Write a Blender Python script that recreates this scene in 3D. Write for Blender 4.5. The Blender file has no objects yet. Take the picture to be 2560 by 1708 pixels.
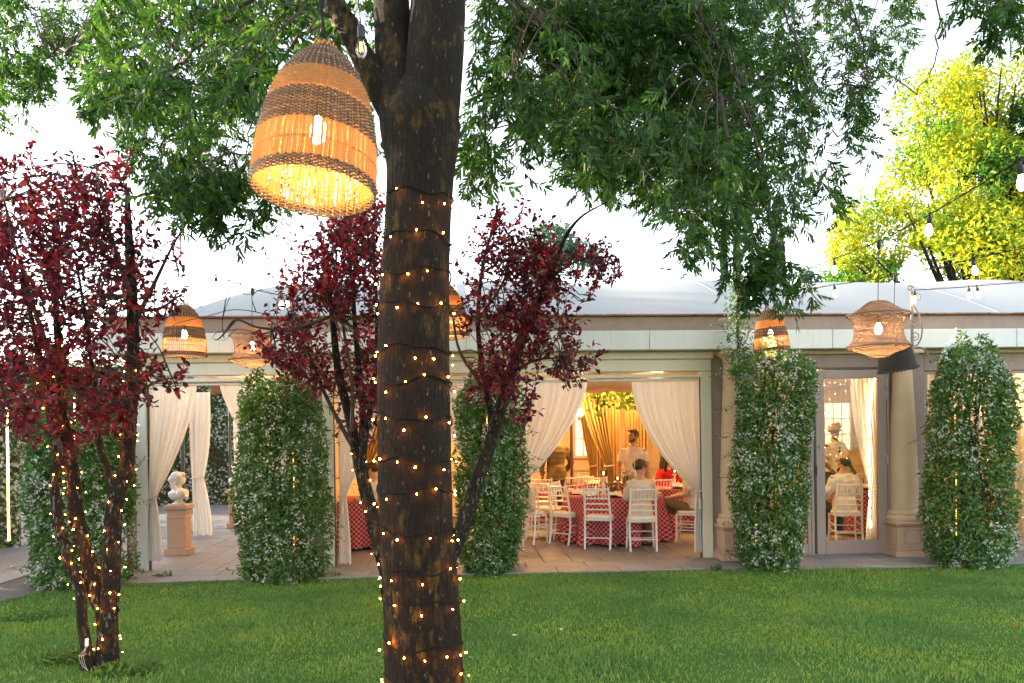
import bpy, bmesh, math, random
import numpy as np
from mathutils import Vector, Matrix, Quaternion

random.seed(7); RNG = np.random.default_rng(7)
PI = math.pi; RAD = math.radians
scene = bpy.context.scene
COL = scene.collection

# ------------------------------------------------------------------ camera
F_PX, CX, CY = 2000.0, 1280.0, 1092.0          # focal length and principal point, photograph pixels (2560 x 1708)
YAW, ROLL = RAD(3.6), 0.014
CAM = Vector((0, 0, 1.75))
FW = Vector((math.sin(YAW), math.cos(YAW), 0)); RT = Vector((math.cos(YAW), -math.sin(YAW), 0)); UP = Vector((0, 0, 1))
CR = RT*math.cos(ROLL) - UP*math.sin(ROLL); CU = RT*math.sin(ROLL) + UP*math.cos(ROLL)
cam_data = bpy.data.cameras.new('camera'); cam = bpy.data.objects.new('camera', cam_data); COL.objects.link(cam)
m = Matrix.Identity(4)
for i in range(3):
    m[i][0] = CR[i]; m[i][1] = CU[i]; m[i][2] = -FW[i]; m[i][3] = CAM[i]
cam.matrix_world = m
cam_data.sensor_width = 36; cam_data.lens = 36*F_PX/2560; cam_data.shift_y = (CY-854)/2560
cam_data.clip_start = 0.05; cam_data.clip_end = 2000
cam_data.dof.use_dof = True; cam_data.dof.focus_distance = 10.5; cam_data.dof.aperture_fstop = 5.0
scene.camera = cam

# ------------------------------------------------------------------ sky, sun, exposure
SUN_DIR = Vector((-0.93, 0.36, 0.0)).normalized()      # horizontal direction towards the sun (low, at the left, behind the trees)
SUN_EL = RAD(11)
world = bpy.data.worlds.new('World'); scene.world = world; world.use_nodes = True
wn, wl = world.node_tree.nodes, world.node_tree.links
wn.clear()
w_out = wn.new('ShaderNodeOutputWorld'); w_bg = wn.new('ShaderNodeBackground'); w_sky = wn.new('ShaderNodeTexSky')
w_sky.sky_type = 'NISHITA'; w_sky.sun_disc = False; w_sky.sun_elevation = SUN_EL
w_sky.sun_rotation = math.atan2(SUN_DIR.x, SUN_DIR.y)
w_sky.air_density = 1.0; w_sky.dust_density = 1.0; w_sky.ozone_density = 1.0
w_hs = wn.new('ShaderNodeHueSaturation'); w_hs.inputs['Saturation'].default_value = 0.42
wl.new(w_sky.outputs[0], w_hs.inputs['Color']); wl.new(w_hs.outputs[0], w_bg.inputs['Color'])
w_bg.inputs['Strength'].default_value = 0.15
wl.new(w_bg.outputs[0], w_out.inputs['Surface'])
sun_d = bpy.data.lights.new('sun', 'SUN'); sun = bpy.data.objects.new('sun', sun_d); COL.objects.link(sun)
sun_d.energy = 3.4; sun_d.angle = RAD(0.6); sun_d.color = (1.0, 0.84, 0.6)
to_sun = SUN_DIR*math.cos(SUN_EL) + UP*math.sin(SUN_EL)
sun.rotation_euler = to_sun.to_track_quat('Z', 'Y').to_euler()
sun.location = to_sun*60
scene.view_settings.view_transform = 'Standard'; scene.view_settings.look = 'None'
scene.view_settings.exposure = 2.74; scene.view_settings.gamma = 1.0
scene.view_settings.use_curve_mapping = False
scene.cycles.use_denoising = True
scene.cycles.max_bounces = 7; scene.cycles.transparent_max_bounces = 12
scene.cycles.diffuse_bounces = 4; scene.cycles.glossy_bounces = 3; scene.cycles.transmission_bounces = 5
scene.cycles.sample_clamp_indirect = 6.0; scene.cycles.sample_clamp_direct = 0
scene.cycles.caustics_reflective = False; scene.cycles.caustics_refractive = False

# ------------------------------------------------------------------ geometry helpers
def ray(x, y): return FW + CR*((x-CX)/F_PX) + CU*((CY-y)/F_PX)
def at(x, y, Y):                       # the point seen at photograph pixel x, y that stands Y metres behind the camera plane
    d = ray(x, y); return CAM + d*(Y/d.y)
def gd(x, y, z=0.03):                  # the point of the ground seen at pixel x, y
    d = ray(x, y); return CAM + d*((z-CAM.z)/d.z)
def fx(px, Y=10.9, py=1090): return at(px, py, Y).x

def link(o, parent=None):
    COL.objects.link(o)
    if parent is not None: o.parent = parent
    return o

def tag(o, label=None, cat=None, group=None, kind=None):
    if label: o['label'] = label
    if cat: o['category'] = cat
    if group: o['group'] = group
    if kind: o['kind'] = kind
    return o

def thing(name, label, cat, loc=(0, 0, 0), rotz=0.0, group=None):
    o = bpy.data.objects.new(name, None); COL.objects.link(o)
    o.location = loc; o.rotation_euler = (0, 0, rotz); o.empty_display_size = 0.1
    return tag(o, label, cat, group)

def np_mesh(name, V, faces, mat, parent=None, smooth=False, uv=None):
    """V (n,3) array, faces (m,k) int array; fast path for big meshes"""
    me = bpy.data.meshes.new(name)
    V = np.asarray(V, dtype=np.float32); Fc = np.asarray(faces, dtype=np.int32)
    me.vertices.add(len(V)); me.vertices.foreach_set('co', V.ravel())
    k = Fc.shape[1]
    me.loops.add(Fc.size); me.loops.foreach_set('vertex_index', Fc.ravel())
    me.polygons.add(len(Fc)); me.polygons.foreach_set('loop_start', np.arange(0, Fc.size, k, dtype=np.int32))
    me.polygons.foreach_set('loop_total', np.full(len(Fc), k, dtype=np.int32))
    if smooth: me.polygons.foreach_set('use_smooth', np.ones(len(Fc), dtype=bool))
    me.update(calc_edges=True)
    me.materials.append(mat)
    return link(bpy.data.objects.new(name, me), parent)

class MB:
    """collects shapes; build() makes ONE mesh object"""
    def __init__(s): s.v = []; s.f = []; s.uv = None
    def add(s, vs, fs):
        b = len(s.v); s.v.extend([tuple(p) for p in vs]); s.f.extend([tuple(i+b for i in f) for f in fs]); return s
    def box(s, x0, x1, y0, y1, z0, z1, M=None):
        vs = [(x0,y0,z0),(x1,y0,z0),(x1,y1,z0),(x0,y1,z0),(x0,y0,z1),(x1,y0,z1),(x1,y1,z1),(x0,y1,z1)]
        if M is not None: vs = [M @ Vector(p) for p in vs]
        return s.add(vs, [(0,3,2,1),(4,5,6,7),(0,1,5,4),(1,2,6,5),(2,3,7,6),(3,0,4,7)])
    def bbox(s, x0, x1, y0, y1, z0, z1, b=0.006, M=None):
        """box with bevelled edges"""
        b = min(b, (x1-x0)*.45, (y1-y0)*.45, (z1-z0)*.45)
        bm = bmesh.new(); bmesh.ops.create_cube(bm, size=1)
        for v in bm.verts:
            v.co = Vector(((x0+x1)/2+v.co.x*(x1-x0), (y0+y1)/2+v.co.y*(y1-y0), (z0+z1)/2+v.co.z*(z1-z0)))
        bmesh.ops.bevel(bm, geom=bm.edges[:], offset=b, segments=1, affect='EDGES')
        vs = [v.co.copy() for v in bm.verts]
        for i, v in enumerate(bm.verts): v.index = i
        fs = [[v.index for v in f.verts] for f in bm.faces]; bm.free()
        if M is not None: vs = [M @ p for p in vs]
        return s.add(vs, fs)
    def tube(s, pts, rad, n=8, caps=True, sx=1.0):
        pts = [Vector(p) for p in pts]; N = len(pts)
        if not hasattr(rad, '__len__'): rad = [rad]*N
        t0 = (pts[1]-pts[0]).normalized()
        ref = Vector((0,0,1)) if abs(t0.z) < .9 else Vector((1,0,0))
        nrm = t0.cross(ref).normalized(); prev = t0; vs = []; fs = []
        for i in range(N):
            t = (pts[min(i+1,N-1)]-pts[max(i-1,0)])
            t = t.normalized() if t.length > 1e-9 else prev
            q = prev.rotation_difference(t); nrm = q @ nrm; nrm = (nrm - t*nrm.dot(t)).normalized(); prev = t
            bn = t.cross(nrm)
            for k in range(n):
                a = 2*PI*k/n; vs.append(pts[i] + nrm*(math.cos(a)*rad[i]*sx) + bn*(math.sin(a)*rad[i]))
        for i in range(N-1):
            for k in range(n):
                a = i*n+k; b = i*n+(k+1) % n; fs.append((a, b, b+n, a+n))
        if caps: fs.append(tuple(range(n-1,-1,-1))); fs.append(tuple(range((N-1)*n, N*n)))
        return s.add(vs, fs)
    def lathe(s, prof, n=24, c=(0,0,0), M=None, cap=True, wave=None):
        vs = []; fs = []; N = len(prof)
        for r, z in prof:
            for k in range(n):
                a = 2*PI*k/n; rr = r if wave is None else r*(1+wave(a, z))
                p = Vector((c[0]+rr*math.cos(a), c[1]+rr*math.sin(a), c[2]+z)); vs.append(M @ p if M is not None else p)
        for i in range(N-1):
            for k in range(n):
                a = i*n+k; b = i*n+(k+1) % n; fs.append((a, b, b+n, a+n))
        if cap:
            fs.append(tuple(range(n-1,-1,-1))); fs.append(tuple(range((N-1)*n, N*n)))
        return s.add(vs, fs)
    def ell(s, c, r, n=12, m=8, M=None):
        c = Vector(c); prof = []; vs = []; fs = []
        for i in range(m+1):
            t = PI*i/m - PI/2
            for k in range(n):
                a = 2*PI*k/n
                p = Vector((r[0]*math.cos(t)*math.cos(a), r[1]*math.cos(t)*math.sin(a), r[2]*math.sin(t)))
                if M is not None: p = M @ p
                vs.append(c+p)
        for i in range(m):
            for k in range(n):
                a = i*n+k; b = i*n+(k+1) % n; fs.append((a, b, b+n, a+n))
        return s.add(vs, fs)
    def extr(s, poly, y0, y1, axis='y'):
        """polygon in (x,z) extruded along y (or (y,z) along x)"""
        n = len(poly)
        mk = (lambda p, t: (p[0], t, p[1])) if axis == 'y' else (lambda p, t: (t, p[0], p[1]))
        vs = [mk(p, y0) for p in poly] + [mk(p, y1) for p in poly]
        fs = [tuple(range(n)), tuple(range(2*n-1, n-1, -1))] + [(i, i+n, (i+1) % n+n, (i+1) % n) for i in range(n)]
        return s.add(vs, fs)
    def mesh(s, name, mat, smooth=False):
        me = bpy.data.meshes.new(name); me.from_pydata([tuple(p) for p in s.v], [], s.f)
        bm = bmesh.new(); bm.from_mesh(me); bmesh.ops.recalc_face_normals(bm, faces=bm.faces[:]); bm.to_mesh(me); bm.free()
        if smooth:
            me.polygons.foreach_set('use_smooth', np.ones(len(me.polygons), dtype=bool))
            try: me.set_sharp_from_angle(angle=RAD(40))
            except Exception: pass
        me.materials.append(mat); return me
    def build(s, name, mat, parent=None, smooth=False, loc=None):
        o = link(bpy.data.objects.new(name, s.mesh(name, mat, smooth)), parent)
        if loc is not None: o.location = loc
        return o

def inst(name, me, parent=None, loc=(0,0,0), rot=None):
    o = link(bpy.data.objects.new(name, me), parent); o.location = loc
    if rot is not None: o.rotation_euler = rot
    return o

def copy_tree(o, parent=None):
    c = o.copy(); COL.objects.link(c); c.parent = parent
    for ch in o.children: copy_tree(ch, c)
    return c

def crv(pts, n=8):
    """Catmull-Rom through pts"""
    P = [Vector(p) for p in pts]; P = [P[0]*2-P[1]] + P + [P[-1]*2-P[-2]]; out = []
    for i in range(1, len(P)-2):
        for k in range(n):
            t = k/n
            out.append(.5*((2*P[i]) + (P[i+1]-P[i-1])*t + (2*P[i-1]-5*P[i]+4*P[i+1]-P[i+2])*t*t + (3*P[i]-P[i-1]-3*P[i+1]+P[i+2])*t**3))
    out.append(P[-2]); return out

# ------------------------------------------------------------------ materials
def new_mat(name):
    mt = bpy.data.materials.new(name); mt.use_nodes = True; nt = mt.node_tree
    b = nt.nodes['Principled BSDF']; return mt, nt, b
def node(nt, t, **kw):
    n = nt.nodes.new(t)
    for k, v in kw.items():
        if k in n.inputs: n.inputs[k].default_value = v
        else: setattr(n, k, v)
    return n
def ramp(nt, src, stops, interp='LINEAR'):
    r = nt.nodes.new('ShaderNodeValToRGB'); r.color_ramp.interpolation = interp
    e = r.color_ramp.elements
    while len(e) < len(stops): e.new(0.5)
    for i, (p, c) in enumerate(stops): e[i].position = p; e[i].color = (*c, 1) if len(c) == 3 else c
    nt.links.new(src, r.inputs[0]); return r.outputs[0]
def bump(nt, b, src, strength=.3, dist=.01):
    n = node(nt, 'ShaderNodeBump'); n.inputs['Strength'].default_value = strength; n.inputs['Distance'].default_value = dist
    nt.links.new(src, n.inputs['Height']); nt.links.new(n.outputs[0], b.inputs['Normal'])
def coords(nt, kind='Object', scale=(1,1,1)):
    tc = nt.nodes.new('ShaderNodeTexCoord'); mp = nt.nodes.new('ShaderNodeMapping'); mp.inputs['Scale'].default_value = scale
    nt.links.new(tc.outputs[kind], mp.inputs[0]); return mp.outputs[0]
def world_pos(nt, scale=(1,1,1)):
    g = nt.nodes.new('ShaderNodeNewGeometry'); mp = nt.nodes.new('ShaderNodeMapping'); mp.inputs['Scale'].default_value = scale
    nt.links.new(g.outputs['Position'], mp.inputs[0]); return mp.outputs[0]
def noise(nt, vec, scale=5, detail=4, rough=.6):
    n = nt.nodes.new('ShaderNodeTexNoise'); n.inputs['Scale'].default_value = scale; n.inputs['Detail'].default_value = detail; n.inputs['Roughness'].default_value = rough
    nt.links.new(vec, n.inputs['Vector']); return n.outputs[0]

def mat_paint(name, col, rough=.5, var=.08, scale=6, bmp=.05, spec=.4):
    mt, nt, b = new_mat(name); v = world_pos(nt)
    n = noise(nt, v, scale, 5, .65)
    lo = [c*(1-var) for c in col]; hi = [min(1, c*(1+var)) for c in col]
    c = ramp(nt, n, [(.3, lo), (.7, hi)]); nt.links.new(c, b.inputs['Base Color'])
    b.inputs['Roughness'].default_value = rough; b.inputs['Specular IOR Level'].default_value = spec
    if bmp: bump(nt, b, noise(nt, v, scale*12, 3), bmp, .005)
    return mt
def mat_leaf(name, stops, rough=.45, trans=.45, tcol=None, spec=.35, tint=None):
    """thin leaf: random colour per leaf, part of the light passes through"""
    mt, nt, b = new_mat(name); g = nt.nodes.new('ShaderNodeNewGeometry')
    c = ramp(nt, g.outputs['Random Per Island'], stops)
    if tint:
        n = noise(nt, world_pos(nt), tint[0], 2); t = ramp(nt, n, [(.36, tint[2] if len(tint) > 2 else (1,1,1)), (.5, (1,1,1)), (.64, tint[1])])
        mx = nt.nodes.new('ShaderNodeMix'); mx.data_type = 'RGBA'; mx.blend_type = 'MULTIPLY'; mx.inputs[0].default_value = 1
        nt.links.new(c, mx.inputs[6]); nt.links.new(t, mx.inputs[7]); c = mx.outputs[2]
    nt.links.new(c, b.inputs['Base Color']); b.inputs['Roughness'].default_value = rough; b.inputs['Specular IOR Level'].default_value = spec
    tr = nt.nodes.new('ShaderNodeBsdfTranslucent')
    if tcol:
        mx = nt.nodes.new('ShaderNodeMix'); mx.data_type = 'RGBA'; mx.blend_type = 'MULTIPLY'; mx.inputs[0].default_value = 1
        nt.links.new(c, mx.inputs[6]); mx.inputs[7].default_value = (*tcol, 1); nt.links.new(mx.outputs[2], tr.inputs[0])
    else: nt.links.new(c, tr.inputs[0])
    ms = nt.nodes.new('ShaderNodeMixShader'); ms.inputs[0].default_value = trans
    nt.links.new(b.outputs[0], ms.inputs[1]); nt.links.new(tr.outputs[0], ms.inputs[2])
    nt.links.new(ms.outputs[0], nt.nodes['Material Output'].inputs[0]); return mt
def mat_fabric(name, col, trans=.4, rough=.9, tcol=None, var=.05):
    mt, nt, b = new_mat(name); v = world_pos(nt); n = noise(nt, v, 9, 3)
    c = ramp(nt, n, [(.3, [x*(1-var) for x in col]), (.7, col)])
    nt.links.new(c, b.inputs['Base Color']); b.inputs['Roughness'].default_value = rough; b.inputs['Specular IOR Level'].default_value = .1
    bump(nt, b, noise(nt, v, 260, 2), .12, .002)
    tr = nt.nodes.new('ShaderNodeBsdfTranslucent'); tr.inputs[0].default_value = (*(tcol or col), 1)
    ms = nt.nodes.new('ShaderNodeMixShader'); ms.inputs[0].default_value = trans
    nt.links.new(b.outputs[0], ms.inputs[1]); nt.links.new(tr.outputs[0], ms.inputs[2])
    nt.links.new(ms.outputs[0], nt.nodes['Material Output'].inputs[0]); return mt
def mat_emit(name, col, strength):
    mt, nt, b = new_mat(name); b.inputs['Base Color'].default_value = (*col, 1)
    b.inputs['Emission Color'].default_value = (*col, 1); b.inputs['Emission Strength'].default_value = strength; return mt
def mat_glass(name, tint=(1,1,1), rough=0.0, refl=1.0):
    """thin clear pane: see-through with a Fresnel reflection, light passes"""
    mt, nt, b = new_mat(name); nt.nodes.remove(b)
    tr = node(nt, 'ShaderNodeBsdfTransparent'); tr.inputs[0].default_value = (*tint, 1)
    gl = node(nt, 'ShaderNodeBsdfGlossy'); gl.inputs['Roughness'].default_value = rough
    fr = node(nt, 'ShaderNodeFresnel'); fr.inputs[0].default_value = 1.45
    mu = node(nt, 'ShaderNodeMath', operation='MULTIPLY'); mu.inputs[1].default_value = refl; nt.links.new(fr.outputs[0], mu.inputs[0])
    ms = nt.nodes.new('ShaderNodeMixShader'); nt.links.new(mu.outputs[0], ms.inputs[0])
    nt.links.new(tr.outputs[0], ms.inputs[1]); nt.links.new(gl.outputs[0], ms.inputs[2])
    nt.links.new(ms.outputs[0], nt.nodes['Material Output'].inputs[0]); return mt

M = {}
def mat_weathered(name, col):
    mt, nt, b = new_mat(name); n = noise(nt, world_pos(nt, (1,1,1)), 3, 5, .65); s = noise(nt, world_pos(nt, (22, 22, .9)), 1, 4, .7)
    c = ramp(nt, n, [(.3, [x*.95 for x in col]), (.7, [x*1.03 for x in col])]); k = ramp(nt, s, [(.30, (.80,.79,.76)), (.46, (1,1,1))])
    mx = node(nt, 'ShaderNodeMix', data_type='RGBA', blend_type='MULTIPLY'); mx.inputs[0].default_value = .55; nt.links.new(c, mx.inputs[6]); nt.links.new(k, mx.inputs[7]); nt.links.new(mx.outputs[2], b.inputs['Base Color'])
    b.inputs['Roughness'].default_value = .42; bump(nt, b, noise(nt, world_pos(nt), 30, 3), .04, .005); return mt
M['white_paint'] = mat_weathered('white_paint', (.61,.605,.59))
M['cream_warmlit_paint'] = mat_paint('cream_warmlit_paint', (.62,.56,.42), .4, .05, 3, .03)  # cream of caps and rails; on posts it also carries warm light
M['taupe'] = mat_paint('taupe_plaster', (.30,.225,.185), .8, .12, 4, .12)
M['taupe_door'] = mat_paint('taupe_metal', (.30,.215,.18), .5, .05, 4, .03)
M['brown_wood'] = mat_paint('red_brown_wood', (.17,.075,.045), .55, .2, 8, .1)
M['sand_plaster'] = mat_paint('sand_plaster', (.58,.40,.25), .75, .08, 5, .08)
M['pedestal'] = mat_paint('pedestal_paint', (.46,.30,.215), .7, .06, 5, .05)
M['terracotta'] = mat_paint('terracotta', (.26,.12,.075), .85, .4, 9, .3)
M['wall_cream'] = mat_paint('interior_wall', (.70,.58,.38), .7, .05, 3, .04)
M['ceiling'] = mat_paint('interior_ceiling', (.55,.45,.33), .9, .05, 3, 0)
M['black_plastic'] = mat_paint('black_plastic', (.012,.012,.013), .45, .1, 8, 0)
M['black_wire'] = mat_paint('black_wire', (.006,.006,.007), .75, .1, 8, 0, .15)
M['iron'] = mat_paint('painted_iron', (.20,.15,.115), .55, .15, 14, .1)
M['dark_metal'] = mat_paint('dark_metal', (.04,.032,.026), .4, .2, 8, .02)
M['steel'] = mat_paint('steel', (.35,.34,.33), .3, .1, 8, 0)
M['white_resin'] = mat_paint('white_lacquer', (.74,.73,.70), .35, .03, 8, 0)
M['cushion'] = mat_paint('cushion_cloth', (.74,.70,.63), .9, .05, 18, .15)
M['curtain'] = mat_fabric('curtain_cloth', (.83,.83,.83), .36, tcol=(.85,.80,.72))
M['curtain_ochre'] = mat_fabric('ochre_curtain_cloth', (.50,.36,.15), .3)
M['sheer'] = mat_fabric('sheer_cloth', (.74,.60,.42), .5)
M['drape'] = mat_fabric('ceiling_drape_cloth', (.72,.62,.52), .35)
M['rope'] = mat_paint('tieback_rope', (.62,.55,.42), .9, .15, 60, .2)
M['marble'] = mat_paint('white_marble', (.66,.63,.60), .4, .08, 9, .03)
M['glass'] = mat_glass('pane_glass', (.96,.97,.96), 0.0, .8)
M['bulb_glass'] = mat_glass('bulb_glass', (.98,.97,.94), 0.0, .6)
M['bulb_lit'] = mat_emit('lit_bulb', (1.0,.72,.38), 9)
M['filament'] = mat_emit('filament', (1.0,.62,.25), 60)
M['fairy'] = mat_emit('fairy_bulb', (1.0,.27,.022), 55)
M['led'] = mat_emit('led_tube', (1.0,.42,.07), .8)
M['led_hot'] = mat_emit('hot_led_tube', (1.0,.50,.12), 4)
M['membrane'] = mat_fabric('roof_membrane', (.42,.43,.44), .12, var=.04)

# ================================================================== GROUND
def slab_material():
    mt, nt, b = new_mat('paving_stone'); oi = nt.nodes.new('ShaderNodeObjectInfo'); v = world_pos(nt)
    n1 = noise(nt, v, 3.0, 6, .7); n2 = noise(nt, v, 60, 3, .7)
    c = ramp(nt, n1, [(.25, (.17,.162,.165)), (.5, (.235,.225,.225)), (.8, (.30,.288,.29))])
    t = ramp(nt, oi.outputs['Random'], [(0, (.82,.82,.84)), (1, (1.08,1.05,1.0))])
    mx = node(nt, 'ShaderNodeMix', data_type='RGBA', blend_type='MULTIPLY'); mx.inputs[0].default_value = 1
    nt.links.new(c, mx.inputs[6]); nt.links.new(t, mx.inputs[7])
    sp = ramp(nt, n2, [(.35, (.7,.7,.7)), (.6, (1.05,1.05,1.05))])
    m2 = node(nt, 'ShaderNodeMix', data_type='RGBA', blend_type='MULTIPLY'); m2.inputs[0].default_value = .8
    nt.links.new(mx.outputs[2], m2.inputs[6]); nt.links.new(sp, m2.inputs[7]); nt.links.new(m2.outputs[2], b.inputs['Base Color'])
    rr = ramp(nt, n1, [(.3, (.45,.45,.45)), (.7, (.75,.75,.75))]); nt.links.new(rr, b.inputs['Roughness'])
    bump(nt, b, n2, .5, .006); return mt
M['slab'] = slab_material()
M['joint'] = mat_paint('paving_joint', (.12,.10,.085), .95, .2, 20, .2)
def lawn_material():
    mt, nt, b = new_mat('lawn_ground'); v = world_pos(nt)
    n = noise(nt, v, 1.1, 6, .7); c = ramp(nt, n, [(.28, (.045,.105,.018)), (.52, (.07,.15,.026)), (.8, (.12,.18,.036))])
    nt.links.new(c, b.inputs['Base Color']); b.inputs['Roughness'].default_value = .95; b.inputs['Specular IOR Level'].default_value = .1
    bump(nt, b, noise(nt, v, 160, 3), .8, .02); return mt
M['lawn'] = lawn_material()
mb = MB(); mb.add([(-400,-300,0),(400,-300,0),(400,700,0),(-400,700,0)], [(0,1,2,3)])
tag(mb.build('lawn_ground', M['lawn']), kind='structure')

PAVE_EDGE = [(16, 9.80), (5.8, 9.88), (1.2, 10.06), (-3.9, 10.06), (-4.55, 9.98), (-4.9, 9.72), (-5.1, 9.2), (-5.7, 8.2), (-7.5, 6.5), (-12, 5), (-24, 4), (-24, 27), (16, 27)]
mb = MB(); mb.extr([(x, y) for x, y in PAVE_EDGE], -0.05, 0.014)
# extrude runs along y: rebuild as a flat polygon prism in z
mb = MB(); n = len(PAVE_EDGE)
mb.add([(x, y, 0.0) for x, y in PAVE_EDGE] + [(x, y, 0.016) for x, y in PAVE_EDGE],
       [tuple(range(n-1,-1,-1)), tuple(range(n, 2*n))] + [(i, (i+1) % n, (i+1) % n+n, i+n) for i in range(n)])
pavement = tag(mb.build('pavement', M['joint']), kind='structure')
def lawn_edge_y(x):
    pts = sorted(PAVE_EDGE[:5]); 
    for (a, ya), (b, yb) in zip(pts, pts[1:]):
        if a <= x <= b: return ya+(yb-ya)*(x-a)/(b-a)
    return pts[0][1] if x < pts[0][0] else pts[-1][1]
def slab_mesh(w, l):
    return MB().bbox(.004, w-.004, .004, l-.004, 0.0, 0.032, .005).mesh('slab', M['slab'])
SLAB_A = slab_mesh(.8, .39); SLAB_B = [slab_mesh(.4, .8), slab_mesh(.4, .6)]
cnt = 0
for r in range(2):                                    # two rows of kerb slabs along the lawn
    y0 = 10.07 + r*.39; x = -4.4 - .37*r
    while x < 9.0:
        if not (y0 < lawn_edge_y(x+.4)-.02 and r == 0 and False):
            o = inst('slab', SLAB_A, pavement, (x, y0, random.uniform(-.001, .0015)), (0, 0, random.uniform(-.003, .003))); cnt += 1
        x += .8
x = 4.2
while x < 9.0:                                        # a third row where the lawn edge draws back
    inst('slab', slab_mesh(.8, .19), pavement, (x, 9.875, .0005)); x += .8
for i in range(36):                                   # long slabs running into the pavilion
    x = -5.7 + i*.4; y = 10.855 - (i % 3)*.0; k = 0
    ymax = 15.2 if x < 4.5 else 12.6
    first = [.8, .5, .62][i % 3]; k = 0
    while y < ymax:
        me = SLAB_B[0] if k else SLAB_B[(i*7) % 2]
        inst('slab', me, pavement, (x, y, random.uniform(-.001, .0015))); y += .8 if me is SLAB_B[0] else .6; k += 1
for i in range(12):                                   # path outside the left end
    x = -5.7 - (i+1)*.4
    for j in range(9):
        yy = 8.8 + j*.8 + (i % 2)*.4
        if x > -6.6+(-.0) or yy > 9.4: inst('slab', SLAB_B[0], pavement, (x, yy, random.uniform(-.001, .0015)))
FAR = MB()                                            # the remoter slabs, too small to pick apart
for i in range(34):
    x = -12 + i*.4
    for j in range(10):
        y = 15.25 + j*.8 + (i % 2)*.4
        if x < -1.0: FAR.bbox(x+.004, x+.396, y+.004, y+.796, 0.0, .032, .004)
tag(FAR.build('far_slabs', M['slab'], pavement), kind='stuff')

# ================================================================== PAVILION
YF = 10.9
pav = thing('pavilion', 'long garden pavilion with white posts, taupe piers and white tented roof', 'building', (2.0, 14.0, 0.0))
def part(mb, name, mat, parent=None, smooth=False):
    parent = parent or pav
    o = mb.build(name, mat, parent, smooth)
    if parent.parent is None: o.location = -parent.location
    return o
def wbox(name, mat, x0, x1, y0, y1, z0, z1, b=.006, parent=None):
    return part(MB().bbox(x0, x1, y0, y1, z0, z1, b), name, mat, parent)
X_L, X_R = -4.72, 9.6
posts = [(-4.32, -4.18), (-2.13, -2.0), (-1.87, -1.73), (0.42, 0.55), (fx(1262), fx(1283)), (fx(1755), fx(1780))]
for a, b in posts:
    p = wbox('post', M['cream_warmlit_paint'] if b > -4 else M['white_paint'], a, b, YF, YF+.16, .034, 2.62)  # white posts, the warm light on them put into the cream colour
    wbox('post_track', M['dark_metal'], b+.001 if b < -4 or abs(b+1.73) < .1 or abs(b-posts[4][1]) < .05 else a-.012, b+.012 if b < -4 or abs(b+1.73) < .1 or abs(b-posts[4][1]) < .05 else a-.001, YF+.05, YF+.11, .036, 2.56, .001, p)
bays = [(-4.32, -2.0), (-1.87, .55), (fx(1262), fx(1780))]
for a, b in bays:
    l = wbox('lintel', M['white_paint'] if a < -3 else M['cream_warmlit_paint'], a, b, YF-.004, YF+.17, 2.624, 2.786)
    wbox('lintel_cap', M['cream_warmlit_paint'], a-.03, b+.03, YF-.03, YF+.19, 2.789, 2.896, .012)
    wbox('lower_rail', M['white_paint'] if a < -3 else M['cream_warmlit_paint'], a+.137, b-.137, YF+.01, YF+.13, 2.538, 2.583, .008, l)
    part(MB().tube([(a+.16, YF+.06, 2.506), (b-.16, YF+.06, 2.506)], .017, 10), 'curtain_rod', M['white_paint'], l, True)
    wbox('transom_pane', M['glass'], a+.14, b-.14, YF+.06, YF+.066, 2.584, 2.623, .001, l)
# fascia panels
joints = [X_L, fx(712, 10.7), fx(1169, 10.7), fx(1626, 10.7), fx(2083, 10.7), fx(2543, 10.7), X_R]
for a, b in zip(joints, joints[1:]):
    f = wbox('fascia_panel', M['white_paint'], a+.002, b-.002, 10.68, 10.93, 2.90, 3.16, .008)
    for zz in (2.95, 3.11):
        for xx in (a+.03, b-.03):
            part(MB().lathe([(.0045, 0), (.0045, .004)], 8, M=Matrix.Translation((xx, 10.68, zz)) @ Matrix.Rotation(PI/2, 4, 'X')), 'screw', M['steel'], f)
wbox('parapet_band', M['taupe'], X_L+.02, X_R, 10.86, 11.1, 3.162, 3.375, .006)
x = X_L - .02
while x < X_R:
    w = .305
    t = MB().bbox(0, w-.006, 0, .34, 0, .026, .008)
    o = part(t, 'roof_tile', M['terracotta']); o.location = Vector((x, 10.80+random.uniform(-.006, .006), 3.377+random.uniform(-.001, .004))) - pav.location
    o.rotation_euler = (random.uniform(-.01, .01), random.uniform(-.012, .012), 0); x += w
# brown pilaster and left end
wbox('end_pilaster', M['brown_wood'], fx(303), fx(318), YF+.12, YF+.34, .034, 2.9, .01)
wbox('end_pier', M['taupe'], fx(318.5), fx(335.5), YF+.03, YF+.3, .034, 2.9, .01)
# taupe piers and walls
wbox('pier', M['taupe'], -1.997, -1.873, YF+.03, YF+.32, .034, 2.9)
wbox('pier', M['taupe'], .553, fx(1262)-.003, YF+.03, YF+.32, .034, 2.9)
x4 = fx(1780)+.003
wbox('wall', M['taupe'], x4, fx(1893), YF+.03, YF+.3, .034, 2.9)
wbox('door_head', M['taupe'], fx(1893)+.003, fx(2218), YF+.035, YF+.3, 2.66, 2.9)
wbox('wall', M['taupe'], fx(2218)+.003, fx(2316), YF+.03, YF+.3, .034, 2.9)
wbox('window_head', M['taupe'], fx(2316)+.003, X_R, YF+.035, YF+.3, 2.60, 2.9)
wbox('window_sill', M['taupe'], fx(2316)+.003, X_R, YF-.06, YF+.3, .034, .11)
wbox('step', M['slab'], fx(1893), fx(2218), YF-.04, YF+.3, .034, .05)
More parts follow.
